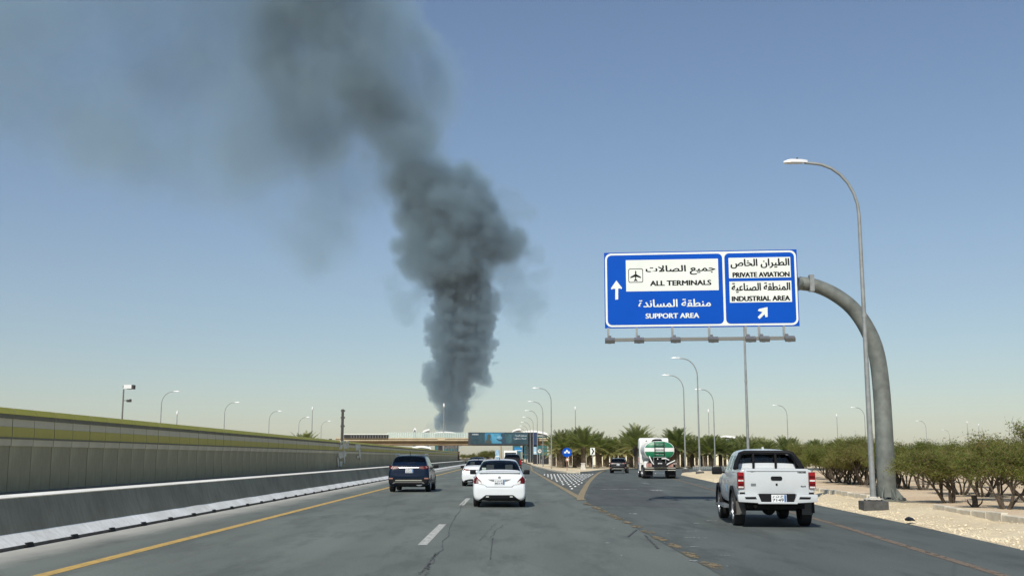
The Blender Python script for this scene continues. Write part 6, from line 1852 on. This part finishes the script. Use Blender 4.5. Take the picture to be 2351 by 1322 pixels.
link('stem', iso_mesh('smoke_stem', *f1, 0.0), plume, smoke_mat('smoke_dense', 0.040, (0.70, 0.90, 0.99), 0.56))
link('stem', iso_mesh('smoke_stem', *f1, -0.13), plume, smoke_mat('smoke_fringe', 0.006, SMOKE_COL, G_SM))
# 2. the head: broad, softer, in nested shells
head = [(1070,600,62,0),(1020,585,80,-20),(965,550,64,-10),(1050,520,100,0),(985,480,84,20),(1080,470,64,0),(1048,430,60,10),(960,445,56,0),(1125,560,64,20),(1165,565,48,10),(1188,550,30,20),
 (1092,432,40,-10),(938,600,34,0),(1000,640,32,0),(925,500,40,0),(915,560,30,0),(1030,402,38,0),(1065,400,38,0),(940,420,46,0),(1102,440,42,0),(1000,412,50,0),(1110,500,48,10),(960,400,40,0),(950,620,26,0),(1095,630,46,0),(1040,640,56,0),(1075,665,44,0)]
f2 = smoke_field(head, 5.0, 40, 0.40, 60, 23, True, 0.66, 14.0, 110)
shells('head', f2, (-0.12, -0.02, 0.08, 0.20, 0.36), 0.045, 1.2)
# 3. thin wisps beside the stem
wisp = [(925,690,36,0),(960,670,34,10),(905,655,26,0),(935,720,26,0),(980,650,30,0),(1170,640,46,30),(1185,665,46,30),(1215,700,44,30),(1205,745,28,30),(1150,620,40,20),(1180,465,34,30),(1160,500,40,30),(1205,490,28,30),(1145,460,30,20),(1225,590,30,40),(1085,905,24,20),(1072,935,20,20),(1100,890,24,20),(1112,905,16,20),(1010,965,16,-10),(1000,982,14,-10),(990,970,10,-10),(915,440,34,0),(1235,640,26,30),(900,400,40,0)]
f3 = smoke_field(wisp, 5.0, 45, 0.90, 40, 31, False, 0.66, 22.0, 60)
shells('wisp', f3, (-0.20, -0.06, 0.09, 0.26), 0.008, 0.6)
# 4. the drifting plume above, leaning left, running out of the picture at the top
drift = [(960,405,52,0),(935,378,64,0),(930,335,72,0),(905,295,80,10),(880,240,95,10),(830,215,105,20),(862,150,100,30),(790,150,118,20),(805,90,108,20),(750,60,108,30),(742,0,115,30),(740,-70,130,30),(770,-130,150,30),(850,60,90,0),(840,0,100,20),(905,130,80,10),(910,190,78,10),
 (1000,205,62,60),(985,160,64,60),(958,235,64,40),(1008,175,50,60),(960,110,60,40),(700,250,95,30),(655,235,66,40),(750,310,85,30),(800,290,76,10),(690,180,95,40),(665,120,85,40),(860,310,66,10),(680,40,105,30),(870,365,52,0),(790,350,60,0),(980,280,44,20)]
f4 = smoke_field(drift, 8.5, 90, 0.85, 110, 43, False, 0.66, 60.0, 200)
shells('drift', f4, (-0.36, -0.24, -0.12, 0.0, 0.12, 0.26, 0.42), 0.014, 0.9)
neck = [(962,405,44,0),(945,380,52,0),(930,345,58,0),(912,308,62,10),(888,270,66,10),(858,238,72,10),(975,395,30,0),(900,330,44,0),(960,330,34,10),(820,215,60,10)]
f6 = smoke_field(neck, 7.0, 60, 0.80, 80, 77, False, 0.66, 36.0, 120)
shells('neck', f6, (-0.30, -0.16, -0.02, 0.12, 0.28), 0.014, 0.8)
# 5. the pale veil spreading left
veil = [(690,300,100,0),(720,370,100,0),(690,430,95,0),(740,480,80,0),(830,430,66,0),(660,520,60,0),(700,560,54,0),(600,330,105,0),(520,320,115,0),(420,310,125,0),(320,300,115,0),(230,260,115,0),(160,190,125,0),(330,160,150,0),(470,90,170,0),(300,30,150,0),
 (560,20,150,0),(120,70,150,0),(20,170,110,0),(-80,150,140,0),(500,-80,180,0),(250,-100,180,0),(620,170,130,0),(70,300,60,0),(-60,20,160,0),(330,370,60,0),(640,-60,160,0),(420,20,150,0),(800,350,80,0),(560,200,120,0),(780,420,60,0)]
f5 = smoke_field(veil, 14.0, 150, 1.15, 170, 57, False, 0.66, 110.0, 300)
shells('veil', f5, (-0.46, -0.29, -0.13, 0.03, 0.19, 0.37), 0.0052, 0.6)
# ------------------------------------------------------------------ dusty air
hz_b = MB(); hz_b.box((0, 5200, 899), (12000, 11000, 1802))
m_hz = bpy.data.materials.new('dusty_air'); m_hz.use_nodes = True
t_ = m_hz.node_tree; t_.nodes.remove(t_.nodes['Principled BSDF'])
pv = t_.nodes.new('ShaderNodeVolumePrincipled')
pv.inputs['Color'].default_value = (0.93, 0.92, 0.90, 1); pv.inputs['Density'].default_value = 0.000023; pv.inputs['Anisotropy'].default_value = 0.3
t_.links.new(pv.outputs[0], t_.nodes['Material Output'].inputs['Volume'])
o = hz_b.obj('haze', m_hz); tag(o, 'pale dusty haze filling the air over the road', 'haze', None, 'stuff')
